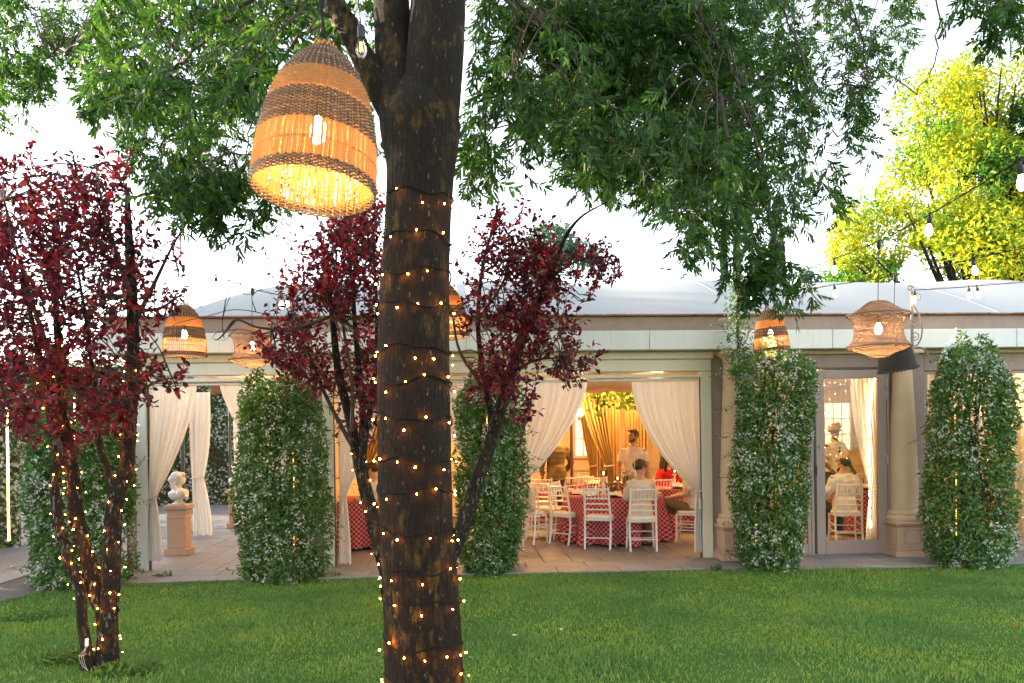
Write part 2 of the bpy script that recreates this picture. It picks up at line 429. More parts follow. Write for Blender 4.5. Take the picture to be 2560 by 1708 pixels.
# soffit under the fascia
wbox('soffit', M['taupe'], X_L+.01, X_R, 10.932, 11.2, 2.902, 2.93, .002)
wbox('door_cornice', M['sand_plaster'], x4, X_R, YF-.03, YF+.029, 2.845, 2.9, .01)

# columns on pedestals
def column(px):
    c = at(px, 1394, 10.80); X, Y = c.x, 10.80
    col = part(MB().lathe([(.185, .60), (.185, .605), (.18, .63), (.184, .9), (.18, 1.3), (.16, 1.9), (.138, 2.35), (.125, 2.66), (.125, 2.70)], 40, (X, Y, 0)), 'column', M['sand_plaster'], None, True)
    part(MB().lathe([(.125, 2.70), (.14, 2.705), (.15, 2.725), (.138, 2.73), (.14, 2.76), (.165, 2.79), (.19, 2.82)], 40, (X, Y, 0)), 'capital', M['sand_plaster'], col, True)
    wbox('abacus', M['sand_plaster'], X-.2, X+.2, Y-.2, Y+.2, 2.821, 2.875, .006, col)
    part(MB().lathe([(.18, .495), (.222, .50), (.238, .525), (.243, .555), (.232, .58), (.214, .592), (.218, .60), (.222, .62), (.21, .64), (.185, .655)], 40, (X, Y, 0)), 'column_base', M['sand_plaster'], col, True)
    wbox('plinth', M['sand_plaster'], X-.245, X+.245, Y-.245, Y+.245, .43+.06, .495+.06-.05, .004, col)
    # stepped pedestal
    pd = MB()
    for r, z0, z1 in ((.295, .034, .115), (.28, .117, .14), (.27, .1405, .165), (.255, .1655, .19), (.245, .1905, .44), (.255, .4405, .455), (.27, .4555, .472), (.285, .4725, .4895)):
        r *= .91; pd.bbox(X-r, X+r, Y-r, Y+r, z0, z1, .006)
    p = part(pd, 'pedestal', M['pedestal'], col)
    fr = MB()
    for (a, b, c0, d) in ((-.13, .13, .405, .42), (-.13, .13, .22, .235), (-.13, -.115, .2355, .4045), (.115, .13, .2355, .4045)):
        fr.bbox(X+a*.9, X+b*.9, Y-.2345, Y-.2232, c0, d, .003)
    part(fr, 'panel_moulding', M['pedestal'], col)
    return col
column(2262); column(1838)

# glass door with its frame, and the sidelight beside it
dx0, dx1 = fx(2037), fx(2213); DY = 10.86
door = part(MB().bbox(dx0, dx0+.125, DY, DY+.06, .052, 2.615, .005).bbox(dx1-.125, dx1, DY, DY+.06, .052, 2.615, .005)
            .bbox(dx0+.1255, dx1-.1255, DY, DY+.06, 2.50, 2.615, .005).bbox(dx0+.1255, dx1-.1255, DY, DY+.06, .052, .235, .005), 'glass_door', M['taupe_door'])
wbox('door_pane', M['glass'], dx0+.12, dx1-.12, DY+.025, DY+.033, .23, 2.505, .001, door)
wbox('gasket', M['dark_metal'], dx0-.022, dx0-.002, DY+.01, DY+.05, .052, 2.62, .001, door)
wbox('door_jamb', M['taupe_door'], dx1+.012, dx1+.05, DY+.005, DY+.16, .036, 2.655, .004, door)
wbox('door_jamb', M['taupe_door'], dx0-.07, dx0-.024, DY+.02, DY+.16, .036, 2.655, .004, door)
wbox('door_track', M['dark_metal'], dx0-.02, dx1+.01, DY+.01, DY+.06, 2.621, 2.655, .002, door)
for zz in (.35, 1.3, 2.2, 2.38):
    part(MB().tube([(dx1+.004, DY-.008, zz), (dx1+.004, DY-.008, zz+.12)], .011, 8), 'hinge', M['steel'], door, True)
part(MB().bbox(dx0-.012, dx0-.002, DY-.03, DY-.005, 1.15, 1.29, .004), 'handle', M['dark_metal'], door)
sx0, sx1 = fx(1895), dx0-.073
sl = part(MB().bbox(sx0, sx0+.07, DY+.02, DY+.08, .052, 2.65, .004).bbox(sx1-.05, sx1-.001, DY+.02, DY+.08, .052, 2.65, .004)
          .bbox(sx0+.071, sx1-.051, DY+.02, DY+.08, 2.56, 2.65, .004).bbox(sx0+.071, sx1-.051, DY+.02, DY+.08, .052, .2, .004), 'side_window', M['taupe_door'])
wbox('window_pane', M['glass'], sx0+.06, sx1-.045, DY+.045, DY+.053, .19, 2.57, .001, sl)
# etched scroll emblem and letters on the door glass (seen from outside the words run backwards)
M['etch'] = mat_paint('etched_print', (.72,.66,.55), .8, .02, 5, 0)
def spiral(c, r0, turns, a0, d=1, w=.004, n=26, squash=1.0):
    return [(c[0]+math.cos(a0+d*2*PI*turns*i/n)*r0*(1-.85*i/n), DY+.018, c[1]+squash*math.sin(a0+d*2*PI*turns*i/n)*r0*(1-.85*i/n)) for i in range(n+1)]
ex, ez = fx(2103), at(2103, 1106, DY).z
em = MB()
for s in (1, -1):
    for k, (ox, oz, r) in enumerate(((.07, .095, .034), (.15, .085, .03), (.215, .10, .024), (.05, .13, .018))):
        em.tube(spiral((ex+.1-.02+s*ox*.9, ez+oz), r, 1.3, PI/2 if s > 0 else PI/2, s), .0035, 4)
        em.tube(spiral((ex+.1-.02+s*ox*.9, ez-oz+.03), r*.9, 1.3, -PI/2, -s), .0035, 4)
    em.tube(crv([(ex+.08+s*.02, DY+.018, ez+.06), (ex+.08+s*.1, DY+.018, ez+.075), (ex+.08+s*.22, DY+.018, ez+.06)], 5), .003, 4)
    em.tube(crv([(ex+.08+s*.02, DY+.018, ez-.03), (ex+.08+s*.1, DY+.018, ez-.045), (ex+.08+s*.22, DY+.018, ez-.03)], 5), .003, 4)
part(em, 'emblem', M['etch'], door)
for txt, off in (('MASSINI', .09),):
    cu = bpy.data.curves.new('lettering', 'FONT'); cu.body = 'INI22A'; cu.size = .105; cu.extrude = .001; cu.align_x = 'LEFT'
    cu.body = 'ASSINI'
    lo = bpy.data.objects.new('lettering', cu); COL.objects.link(lo)
    dg = bpy.context.evaluated_depsgraph_get(); me = bpy.data.meshes.new_from_object(lo.evaluated_get(dg)); me.materials.clear(); me.materials.append(M['etch'])
    bpy.data.objects.remove(lo)
    l2 = bpy.data.objects.new('lettering', me); link(l2, door); l2.rotation_euler = (PI/2, 0, 0); l2.scale = (-1, 1, 1); l2.location = (ex+.27, DY+.018, ez-.01)

# right window wall
wx0 = fx(2316)+.01
wn_ = part(MB().bbox(wx0, wx0+.05, YF+.06, YF+.12, .112, 2.598, .004).bbox(fx(2510), fx(2510)+.035, YF+.06, YF+.12, .112, 2.598, .004)
           .bbox(wx0+.051, X_R, YF+.06, YF+.12, 2.555, 2.598, .004).bbox(wx0+.051, X_R, YF+.06, YF+.12, .112, .15, .004), 'tall_window', M['taupe_door'])
wbox('window_pane', M['glass'], wx0+.04, fx(2510)+.01, YF+.085, YF+.092, .14, 2.56, .001, wn_)
wbox('window_pane', M['glass'], fx(2510)+.03, X_R, YF+.085, YF+.092, .14, 2.56, .001, wn_)

# interior shell
YB = 17.4
wbox('back_wall', M['wall_cream'], -2.0, 1.85, YB, YB+.2, .034, 3.3, .002)
wbox('back_wall', M['wall_cream'], 2.15, X_R, YB, YB+.2, .034, 3.3, .002)
wbox('back_wall', M['wall_cream'], 1.851, 2.149, YB+.01, YB+.19, 2.6, 3.3, .002)
wbox('partition_wall', M['wall_cream'], -2.06, -1.94, YF+.325, YB-.002, .034, 3.3, .002)
wbox('right_wall', M['wall_cream'], X_R+.001, X_R+.15, YF, YB, .034, 3.36, .002)
wbox('ceiling_board', M['ceiling'], -1.93, X_R-.002, YF+.33, YB-.01, 3.02, 3.06, .002)
wbox('ceiling_board', M['ceiling'], -4.5, -2.07, YF+.33, 14.9, 2.98, 3.02, .002)
wbox('side_beam', M['brown_wood'], -4.5, -2.07, 14.72, 14.9, 2.60, 2.9, .004)
wbox('corner_post', M['dark_metal'], fx(452, 14.8), fx(460, 14.8), 14.78, 14.84, .034, 2.6, .004)
wbox('corner_post', M['dark_metal'], fx(572, 16.6), fx(577, 16.6), 16.58, 16.64, .034, 2.6, .004)
# wooden interior post, wall windows
wbox('wooden_post', M['brown_wood'], fx(1425.5, 15.2), fx(1432, 15.2), 15.2, 15.26, .034, 3.0, .004)
M['window_glow'] = mat_emit('lit_window', (1.0,.74,.40), .28)
def wall_window(x0, x1, z0, z1, cols, rows, y=YB):
    w = part(MB().bbox(x0-.06, x1+.06, y-.05, y-.004, z0-.06, z0-.001, .006).bbox(x0-.06, x1+.06, y-.05, y-.004, z1+.001, z1+.06, .006)
             .bbox(x0-.06, x0-.001, y-.05, y-.004, z0, z1, .006).bbox(x1+.001, x1+.06, y-.05, y-.004, z0, z1, .006), 'wall_window', M['white_paint'])
    for i in range(cols):
        for j in range(rows):
            a, b = x0+(x1-x0)*i/cols, x0+(x1-x0)*(i+1)/cols; c, d = z0+(z1-z0)*j/rows, z0+(z1-z0)*(j+1)/rows
            wbox('pane', M['window_glow'], a+.012, b-.012, y-.02, y-.006, c+.012, d-.012, .002, w)
    for i in range(1, cols): part(MB().box(x0+(x1-x0)*i/cols-.012, x0+(x1-x0)*i/cols+.012, y-.035, y-.005, z0, z1), 'mullion', M['white_paint'], w)
    for j in range(1, rows): part(MB().box(x0, x1, y-.034, y-.0055, z0+(z1-z0)*j/rows-.012, z0+(z1-z0)*j/rows+.012), 'glazing_bar', M['white_paint'], w)
wall_window(at(1437, 1090, YB).x, at(1478, 1090, YB).x, at(1450, 1140, YB).z, at(1450, 1010, YB).z, 2, 3)
wall_window(at(2061, 1090, YB).x, at(2124, 1090, YB).x, at(2090, 1125, YB).z, at(2090, 1008, YB).z, 3, 3)
wbox('dado_rail', M['cream_warmlit_paint'], -1.9, 1.85, YB-.03, YB-.001, .98, 1.03, .006)
wbox('dado_rail', M['cream_warmlit_paint'], 2.15, X_R, YB-.03, YB-.001, .98, 1.03, .006)

# tented roof membrane
def membrane():
    NX, NY = 150, 34; x0, x1, y0, y1 = X_L+.02, X_R+6, 10.98, 18.2; V = np.zeros((NX+1, NY+1, 3))
    for i in range(NX+1):
        x = x0+(x1-x0)*i/NX
        hip = min(1, max(0, (x-x0)/1.9)); hip = (1-(1-hip)**2.2)
        h = 1.12 + .035*math.sin((x-3.3)*2*PI/2.9) + .03*math.sin((x+.4)*2*PI/4.3+.6)
        for j in range(NY+1):
            t = j/NY*2; tt = t if t <= 1 else 2-t
            z = 3.40 + h*hip*(1-(1-tt)**1.55)*(1+.0*tt)
            z -= .03*math.sin((x-3.3)*PI/2.9)**2*math.sin(PI*min(1, tt))
            V[i, j] = (x, y0+(y1-y0)*j/NY, z)
    idx = np.arange((NX+1)*(NY+1)).reshape(NX+1, NY+1)
    Fc = np.stack([idx[:-1,:-1], idx[1:,:-1], idx[1:,1:], idx[:-1,1:]], -1).reshape(-1, 4)
    o = np_mesh('roof_membrane', V.reshape(-1, 3), Fc, M['membrane'], pav, True); o.location = -pav.location
    for k in range(8, NX, 28):
        MB().tube([Vector(V[k, j])+Vector((.02*j/NY, 0, .004)) for j in range(0, NY//2+3)], .002, 5).build('seam', M['membrane'], o, True)
    return o
membrane()

# ceiling drapes inside (swagged cloth)
def swag(name, x0, x1, y0, y1, z0, sag, n=5, mat=None, label='', scallop=.0):
    NX, NY = 40, 26; V = np.zeros((NX+1, NY+1, 3))
    for i in range(NX+1):
        u = i/NX
        for j in range(NY+1):
            v = j/NY; s = abs(math.sin(v*PI*n))
            z = z0 - sag*s*(.6+.4*math.sin(u*PI)) + .02*math.sin(u*40+v*5) - scallop*math.sin(u*PI*3)**2*(v < .03)
            V[i, j] = (x0+(x1-x0)*u, y0+(y1-y0)*v, z)
    idx = np.arange((NX+1)*(NY+1)).reshape(NX+1, NY+1)
    Fc = np.stack([idx[:-1,:-1], idx[1:,:-1], idx[1:,1:], idx[:-1,1:]], -1).reshape(-1, 4)
    o = np_mesh(name, V.reshape(-1, 3), Fc, mat or M['drape'], None, True); return tag(o, label, 'drape')
swag('ceiling_drape', -1.9, .55, 12.0, 14.3, 2.79, .28, 2, label='swagged pale cloth under the ceiling above the seated diner in white')
swag('ceiling_drape', .7, 4.0, 12.0, 14.3, 2.79, .30, 2, label='swagged pale cloth under the ceiling above the red checked tables')
swag('ceiling_drape', 4.1, 9.4, 11.6, 16.8, 2.95, .34, 3, label='deeply swagged cloth under the ceiling behind the glass door')
swag('ceiling_drape', -4.4, -2.1, 11.3, 14.5, 2.9, .16, 2, label='swagged pale cloth over the portico with the marble busts')

# ================================================================== CURTAINS
def curtain(name, label, Y, zt, zb, top, tie, bot, ztie, power=1.6, folds=9, amp=.035, mat=None, group=None, tassel=True, seed=1, tw=.10):
    """top=(xa,xb) on the rod, tie=(x) where it is gathered, bot=(xa,xb) hem"""
    rnd = random.Random(seed); NS, NT = folds*8, 40
    V = np.zeros((NS+1, NT+1, 3)); ph = rnd.uniform(0, 6)
    wob = [rnd.uniform(.7, 1.3) for _ in range(folds+2)]
    for i in range(NS+1):
        s = i/NS; sw = s + .012*math.sin(s*23+ph)
        for j in range(NT+1):
            t = j/NT; z = zt + (zb-zt)*t
            xt = top[0]+(top[1]-top[0])*s
            if ztie is None:
                x = xt + (bot[0]+(bot[1]-bot[0])*s - xt)*t; comp = 1; A = amp*(.45+.55*min(1, t*3))
            else:
                k = (zt-z)/(zt-ztie); xq = tie + (s-.5)*tw
                if k <= 1:
                    f = max(0, k)**power; x = xt + (xq-xt)*f; A = amp*(.4+.8*min(1, k*2.5))*(1-.35*f)
                else:
                    q = (ztie-z)/(ztie-zb); g = 1-(1-q)**2.0
                    x = xq + (bot[0]+(bot[1]-bot[0])*s - xq)*g; A = amp*(.65+.3*q)
            fold = math.sin(2*PI*folds*sw+ph)*wob[int(s*folds)] + .35*math.sin(2*PI*folds*2.3*sw+ph*2)
            V[i, j] = (x, Y + A*fold, z + (.01*math.sin(s*17+ph) if j == NT else 0))
    idx = np.arange((NS+1)*(NT+1)).reshape(NS+1, NT+1)
    Fc = np.stack([idx[:-1,:-1], idx[1:,:-1], idx[1:,1:], idx[:-1,1:]], -1).reshape(-1, 4)
    base = Vector(((bot[0]+bot[1])/2, Y, zb))
    t = thing(name, label, 'curtain', base, 0, group)
    o = np_mesh('cloth', V.reshape(-1, 3) - np.array(base), Fc, mat or M['curtain'], t, True)
    if ztie is not None:
        w = tw/2+.015
        ring = [Vector((tie+math.cos(a)*w, Y+math.sin(a)*(amp*1.3+.01), ztie+.012*math.cos(a))) - base for a in np.linspace(0, 2*PI, 25)]
        tb = MB().tube(ring, .010, 6, False).build('tieback', M['rope'], t, True)
        if tassel:
            MB().lathe([(.005, 0), (.008, -.09), (.018, -.10), (.014, -.115), (.02, -.13), (.023, -.24), (0.004, -.241)], 10, Vector((tie, Y-amp*1.3-.02, ztie)) - base).build('tassel', M['rope'], tb, True)
    return t
CY_ = YF+.07
Z = lambda px, py, Y=CY_: at(px, py, Y).z
X = lambda px, Y=CY_, py=1100: at(px, py, Y).x
curtain('curtain', 'wide white curtain tied back beside the empty white chairs', CY_, 2.49, Z(1290, 1380)+.03, (X(1285), X(1470)), X(1291), (X(1284), X(1306)), Z(1288, 1222), 1.55, 9, .035, group=None, tassel=False, seed=2, tw=.075)
curtain('curtain', 'wide white curtain tied back over the man with crossed legs', CY_, 2.49, Z(1740, 1386)+.03, (X(1582), X(1752)), X(1744), (X(1733), X(1752)), Z(1745, 1228), 1.9, 9, .035, seed=3, tw=.07)
curtain('curtain', 'narrow white curtain tied with a tasselled cord behind the red-leaved tree', CY_, 2.49, .06, (X(842), X(965)), X(855), (X(843), X(873)), Z(850, 1240), 1.35, 6, .03, seed=4, tw=.085)
curtain('curtain', 'white curtain tied back just left of the marble bust', CY_, 2.49, .16, (X(362), X(495)), X(379), (X(362), X(400)), Z(380, 1244), 1.5, 8, .035, seed=5, tassel=False, tw=.09)
curtain('curtain', 'white curtain swept behind the tall jasmine column by the busts', CY_, 2.49, .06, (X(552), X(735)), X(715), (X(690), X(735)), Z(700, 1240), 1.3, 8, .035, seed=6, tassel=False)
curtain('curtain', 'white curtain half hidden behind the light-wrapped tree trunk', CY_, 2.49, .06, (X(1085), X(1245)), X(1232), (X(1205), X(1244)), Z(1230, 1240), 1.6, 7, .035, seed=7, tassel=False)
Yr = 14.6
curtain('curtain', 'rosy white curtain knotted behind the marble bust', Yr, 2.62, at(500, 1338, Yr).z, (at(470, 1100, Yr).x, at(526, 1100, Yr).x), at(492, 1100, Yr).x, (at(478, 1100, Yr).x, at(526, 1100, Yr).x), at(490, 1195, Yr).z, 3.0, 4, .05, seed=8, tassel=False, tw=.22)
curtain('curtain', 'white curtain hanging beside the second bust in the portico', Yr, 2.62, .25, (at(583, 1100, Yr).x, at(650, 1100, Yr).x), at(600, 1100, Yr).x, (at(585, 1100, Yr).x, at(630, 1100, Yr).x), at(600, 1195, Yr).z, 3.0, 4, .05, seed=9, tassel=False, tw=.2)
Yd = 11.22
curtain('curtain', 'pale curtain tied back behind the glass door', Yd, 2.56, .05, (at(2127, 1100, Yd).x, at(2200, 1100, Yd).x), at(2184, 1100, Yd).x, (at(2160, 1100, Yd).x, at(2196, 1100, Yd).x), at(2180, 1222, Yd).z, 2.0, 7, .03, seed=10, tassel=False, tw=.12)
M['sheer2'] = M['sheer']
curtain('curtain', 'long sheer curtain behind the tall window at the pavilion end', 11.35, 2.6, .06, (at(2322, 1100, 11.35).x, 9.4), None, (at(2322, 1100, 11.35).x, 9.4), None, 1, 22, .04, mat=M['sheer'], seed=11)
# ochre curtains deep inside
for lab, Y, pt, pb, ptie, yt, yb, ytie, pw, fo in (
    ('straight ochre curtain behind the standing man in the polo shirt', 15.9, (1492, 1549), (1492, 1549), None, 960, 1215, None, 1, 7),
    ('ochre curtain swept aside by the lit wall window', 15.6, (1446, 1520), (1512, 1535), 1522, 960, 1225, 1165, 1.5, 7),
    ('shorter ochre curtain tied low beside the wall window', 16.4, (1442, 1490), (1474, 1490), 1481, 960, 1225, 1165, 1.4, 5),
    ('full ochre curtain gathered round the interior pillar', 15.9, (1562, 1622), (1562, 1622), None, 960, 1225, None, 1, 8),
    ('ochre curtain falling behind the woman in red', 15.9, (1626, 1730), (1640, 1730), 1660, 960, 1225, 1165, 1.4, 9),
    ('ochre curtain behind the woman in the cream trousers', 15.9, (880, 1010), (890, 930), 905, 960, 1225, 1165, 1.6, 9)):
    curtain('curtain', lab, Y, min(2.9, at(pt[0], yt, Y).z), max(.06, at(pb[0], yb, Y).z-.4), (at(pt[0], 1090, Y).x, at(pt[1], 1090, Y).x),
            at(ptie, 1090, Y).x if ptie else None, (at(pb[0], 1090, Y).x, at(pb[1], 1090, Y).x), at(1500, ytie, Y).z if ytie else None, pw, fo, .05, mat=M['curtain_ochre'], seed=int(pt[0]), tassel=False, tw=.16)

# ================================================================== INTERIOR LAMPS (warm light of the dining room)
def unseen_lamp(x, y, z, energy, label):  # unseen lamps that give the room its warm light
    t = thing('unseen_lamp', label, 'lamp', (x, y, z), 0, 'unseen lamps in the dining room')
    MB().lathe([(.07, 0), (.07, .03), (.055, .03)], 20).build('rim', M['steel'], t, True)
    MB().lathe([(.054, .006), (.054, .012)], 20).build('lens', M['bulb_lit'], t)
    l = bpy.data.lights.new('lamp_light', 'POINT'); l.energy = energy; l.color = (1.0, .60, .24) if y < 12 else (1.0, .50, .15); l.shadow_soft_size = .12
    lo = bpy.data.objects.new('lamp_light', l); link(lo, t); lo.location = (0, 0, -.14)
LAMP = 14
LABS = ['over the diner in cream trousers', 'over the empty white chairs', 'over the crossed-legged man', 'near the swept ochre curtain', 'near the woman in red', 'just inside the glass door', 'over the turbaned man', 'behind the sheer curtain', 'over the far end beyond the ash trunk']
for (x, y, e), lb in zip(((-.7, 11.75, .2), (1.35, 11.75, .15), (2.9, 11.75, .15), (1.2, 15.3, 2.3), (3.2, 15.2, 2.3), (5.2, 11.6, .7), (5.8, 14.9, 1.6), (8.2, 11.8, 1.2), (-.6, 15.5, 1.4)), LABS):
    unseen_lamp(x, y, 2.62 if y < 12 else 2.85, LAMP*e, 'unseen ceiling lamp '+lb)
unseen_lamp(-3.3, 12.9, 2.66, 16, 'unseen ceiling lamp in the portico with the marble busts')
def sconce(px, py, Y, label):
    c = at(px, py, Y); t = thing('wall_sconce', label, 'lamp', c, 0)
    MB().bbox(-.04, .04, .02, .1, -.08, .05, .01).build('back_plate', M['dark_metal'], t)
    MB().lathe([(.045, 0), (.06, .06), (.055, .14), (.0, .141)], 14).build('shade', M['bulb_lit'], t, True)
    l = bpy.data.lights.new('lamp_light', 'POINT'); l.energy = 14; l.color = (1.0, .5, .16); l.shadow_soft_size = .06
    lo = bpy.data.objects.new('lamp_light', l); link(lo, t); lo.location = (0, -.12, .1)
sconce(1450, 1040, 15.3, 'orange wall lamp glowing by the ochre curtain')
# imitated reflection along the right hand curtains and fairy drops on the sheer

# ================================================================== LEAVES
def unit(a): return a/np.maximum(np.linalg.norm(a, axis=-1, keepdims=True), 1e-9)
def leaf_arrays(P, D, N, L, W, fold=.18, droop=.12, mid=(.3, .68), wid=(.5, .4)):
    """six-vertex folded leaves: P base, D direction, N normal, L length, W width"""
    D = unit(D); S = unit(np.cross(D, N)); N = np.cross(S, D); L = L[:, None]; W = W[:, None]
    f = W*fold
    a = P; tip = P + D*L - N*(L*droop)
    r1 = P + D*L*mid[0] + S*W*wid[0] + N*f; r2 = P + D*L*mid[1] + S*W*wid[1] + N*(f*.6) - N*(L*droop*.4)
    l1 = P + D*L*mid[0] - S*W*wid[0] + N*f; l2 = P + D*L*mid[1] - S*W*wid[1] + N*(f*.6) - N*(L*droop*.4)
    V = np.stack([a, r1, r2, tip, l2, l1], 1).reshape(-1, 3)
    b = (np.arange(len(P))*6)[:, None]
    Fc = np.concatenate([b+np.array([0,1,2,3]), b+np.array([0,3,4,5])], 0)
    return V, Fc
def rand_unit(n, rng=RNG): return unit(rng.normal(size=(n, 3)))
def in_poly(x, y, poly):
    poly = np.asarray(poly, float); n = len(poly); ins = np.zeros(len(x), bool); j = n-1
    for i in range(n):
        xi, yi = poly[i]; xj, yj = poly[j]
        c = ((yi > y) != (yj > y)) & (x < (xj-xi)*(y-yi)/(yj-yi+1e-12)+xi); ins ^= c; j = i
    return ins
FWn, CRn, CUn, CAMn = (np.array(v) for v in (FW, CR, CU, CAM))
def to_world(px, py, Y):
    d = FWn[None] + CRn[None]*((px-CX)/F_PX)[:, None] + CUn[None]*((CY-py)/F_PX)[:, None]
    return CAMn[None] + d*(Y/d[:, 1])[:, None]
def lump(P, s, seed=0):
    """cheap smooth 3-D noise, about -1..1"""
    r = np.random.default_rng(seed); v = np.zeros(len(P))
    for k in range(5):
        w = r.normal(size=3)*s; v += np.sin(P@w + r.uniform(0, 6))
    return v/2.2
def crown_points(poly, n, y0, y1, gap=-.35, gscale=2.2, seed=1, rng=RNG):
    """points spread through the volume a crown fills; thinner where the lump noise is low so the sky shows through"""
    poly = np.asarray(poly, float); lo, hi = poly.min(0), poly.max(0); out = []; tot = 0
    while tot < n:
        x = rng.uniform(lo[0], hi[0], n*2); y = rng.uniform(lo[1], hi[1], n*2); k = in_poly(x, y, poly); x, y = x[k], y[k]
        P = to_world(x, y, rng.uniform(y0, y1, len(x)))
        P = P[lump(P, gscale, seed) > gap]; out.append(P); tot += len(P)
    return np.concatenate(out)[:n]
V2S = 2560/2350
def vpoly(pts): return [(a*V2S, b*V2S) for a, b in pts]

# leaf colours
M['ash_leaf'] = mat_leaf('ash_leaf', [(0, (.016,.046,.014)), (.45, (.030,.080,.019)), (.8, (.050,.115,.023)), (1, (.10,.16,.026))], .42, .46, (1.25,1.3,.5), .28)
M['plum_leaf'] = mat_leaf('plum_leaf', [(0, (.034,.007,.014)), (.35, (.078,.011,.022)), (.7, (.155,.017,.032)), (.93, (.28,.032,.040)), (1, (.24,.09,.035))], .4, .55, (1.7,.8,.85), .35)
M['jasmine_leaf'] = mat_leaf('jasmine_leaf', [(0, (.036,.10,.026)), (.4, (.066,.16,.036)), (.8, (.11,.22,.045)), (.985, (.18,.26,.05)), (1, (.25,.03,.02))], .35, .4, (1.2,1.2,.6), .5)
M['jasmine_flower'] = mat_leaf('jasmine_flower', [(0, (.66,.68,.60)), (1, (.84,.85,.80))], .7, .35, None, .2)
M['sun_yellow_leaf'] = mat_leaf('sun_yellow_green_leaf', [(0, (.12,.24,.03)), (.3, (.30,.40,.03)), (.65, (.56,.52,.025)), (1, (.72,.58,.015))], .5, .5, None, .3, tint=(.42, (.25,.58,.9)))  # low sun's yellow is partly put into this yellow-green leaf colour
M['green_leaf'] = mat_leaf('broad_green_leaf', [(0, (.030,.085,.03)), (.5, (.055,.13,.038)), (1, (.10,.18,.05))], .5, .45, None, .3)
M['blue_leaf'] = mat_leaf('blue_green_leaf', [(0, (.05,.11,.075)), (.5, (.085,.16,.10)), (1, (.13,.21,.12))], .5, .4, None, .3)
M['cypress_leaf'] = mat_leaf('cypress_leaf', [(0, (.030,.07,.045)), (.6, (.055,.11,.06)), (1, (.12,.14,.06))], .6, .3, None, .2)

def bark(name, cols, spots, spot_amt=.62, ridge=26, glow=False):
    mt, nt, b = new_mat(name); v = world_pos(nt); vr = world_pos(nt, (ridge, ridge, ridge*.27))
    n1 = noise(nt, vr, 1.0, 5, .7); c = ramp(nt, n1, [(.3, cols[0]), (.55, cols[1]), (.78, cols[2])])
    n2 = noise(nt, world_pos(nt, (1, 1, .38)), 46, 2, .5); f = ramp(nt, n2, [(spot_amt, (0,0,0)), (spot_amt+.06, (1,1,1))])
    n3 = noise(nt, v, 2.6, 3, .6); f3 = ramp(nt, n3, [(.46, (0,0,0)), (.62, (1,1,1))])
    m1 = node(nt, 'ShaderNodeMix', data_type='RGBA'); nt.links.new(f, m1.inputs[0]); nt.links.new(c, m1.inputs[6]); m1.inputs[7].default_value = (*spots[0], 1)
    n4 = noise(nt, world_pos(nt, (1, 1, .45)), 17, 4, .7); f4 = ramp(nt, n4, [(.5, (0,0,0)), (.66, (1,1,1))])
    mm = node(nt, 'ShaderNodeMath', operation='MULTIPLY'); nt.links.new(f3, mm.inputs[0]); nt.links.new(f4, mm.inputs[1])
    m2 = node(nt, 'ShaderNodeMix', data_type='RGBA'); nt.links.new(mm.outputs[0], m2.inputs[0]); nt.links.new(m1.outputs[2], m2.inputs[6]); m2.inputs[7].default_value = (*spots[1], 1)
    nt.links.new(m2.outputs[2], b.inputs['Base Color']); b.inputs['Roughness'].default_value = .85; b.inputs['Specular IOR Level'].default_value = .25
    bump(nt, b, n1, 1.0, .02); return mt
M['ash_bark'] = bark('ash_bark', [(.0035,.0018,.0008), (.0115,.006,.0027), (.028,.0155,.007)], [(.12,.09,.055), (.12,.062,.007)], .672, 78)
M['plum_bark'] = bark('plum_bark', [(.006,.004,.0028), (.014,.010,.0065), (.030,.021,.014)], [(.14,.13,.10), (.07,.042,.01)], .60, 90)
M['twig'] = mat_paint('twig', (.055,.035,.024), .8, .3, 30, 0)
M['stem'] = mat_paint('jasmine_stem', (.05,.035,.02), .8, .3, 30, 0)

def rough_tube(pts, rad, n=48, amp=.04, seed=0, ridges=17):
    """bark-like trunk: many sided tube with fissured ridges and swellings"""
    mb = MB().tube(pts, rad, n, True); V = np.array(mb.v).reshape(len(pts), n, 3); C = np.array([tuple(p) for p in pts])[:, None, :]
    r = np.random.default_rng(seed); ph = r.uniform(0, 6, 12); seglen = np.linalg.norm(np.diff(C[:, 0], axis=0), axis=1); h = np.concatenate([[0], np.cumsum(seglen)])[:, None]; a = (2*PI*np.arange(n)/n)[None]
    k = .16/max(np.mean(rad), .02)
    w = .8*np.sin(h*5.3+2*a+ph[0])+.6*np.sin(h*9.1-3*a+ph[1])+.5*np.sin(h*17+5*a+ph[2])
    rd = np.abs(np.sin(ridges*.5*a+w+ph[3])); rd = 1-rd**.7*1.5
    rd2 = np.abs(np.sin(ridges*.81*a-w*.8+h*3+ph[4])); rd2 = .6-rd2
    brk = .5+.5*np.sin(h*23+7*a+ph[5])*np.sin(h*11-4*a+ph[6])
    d = .55*rd*(.6+.4*brk)+.35*rd2+.9*np.sin(3*a+ph[7]+h*1.1)*.5+.6*np.sin(2*a+ph[8]-h*.8)*.7+.5*np.sin(5*a+h*2.6+ph[9])*np.sin(h*1.9+ph[10])
    out = C+(V-C)*(1+amp*d)[..., None]; mb.v = [tuple(q) for q in out.reshape(-1, 3)]; return mb

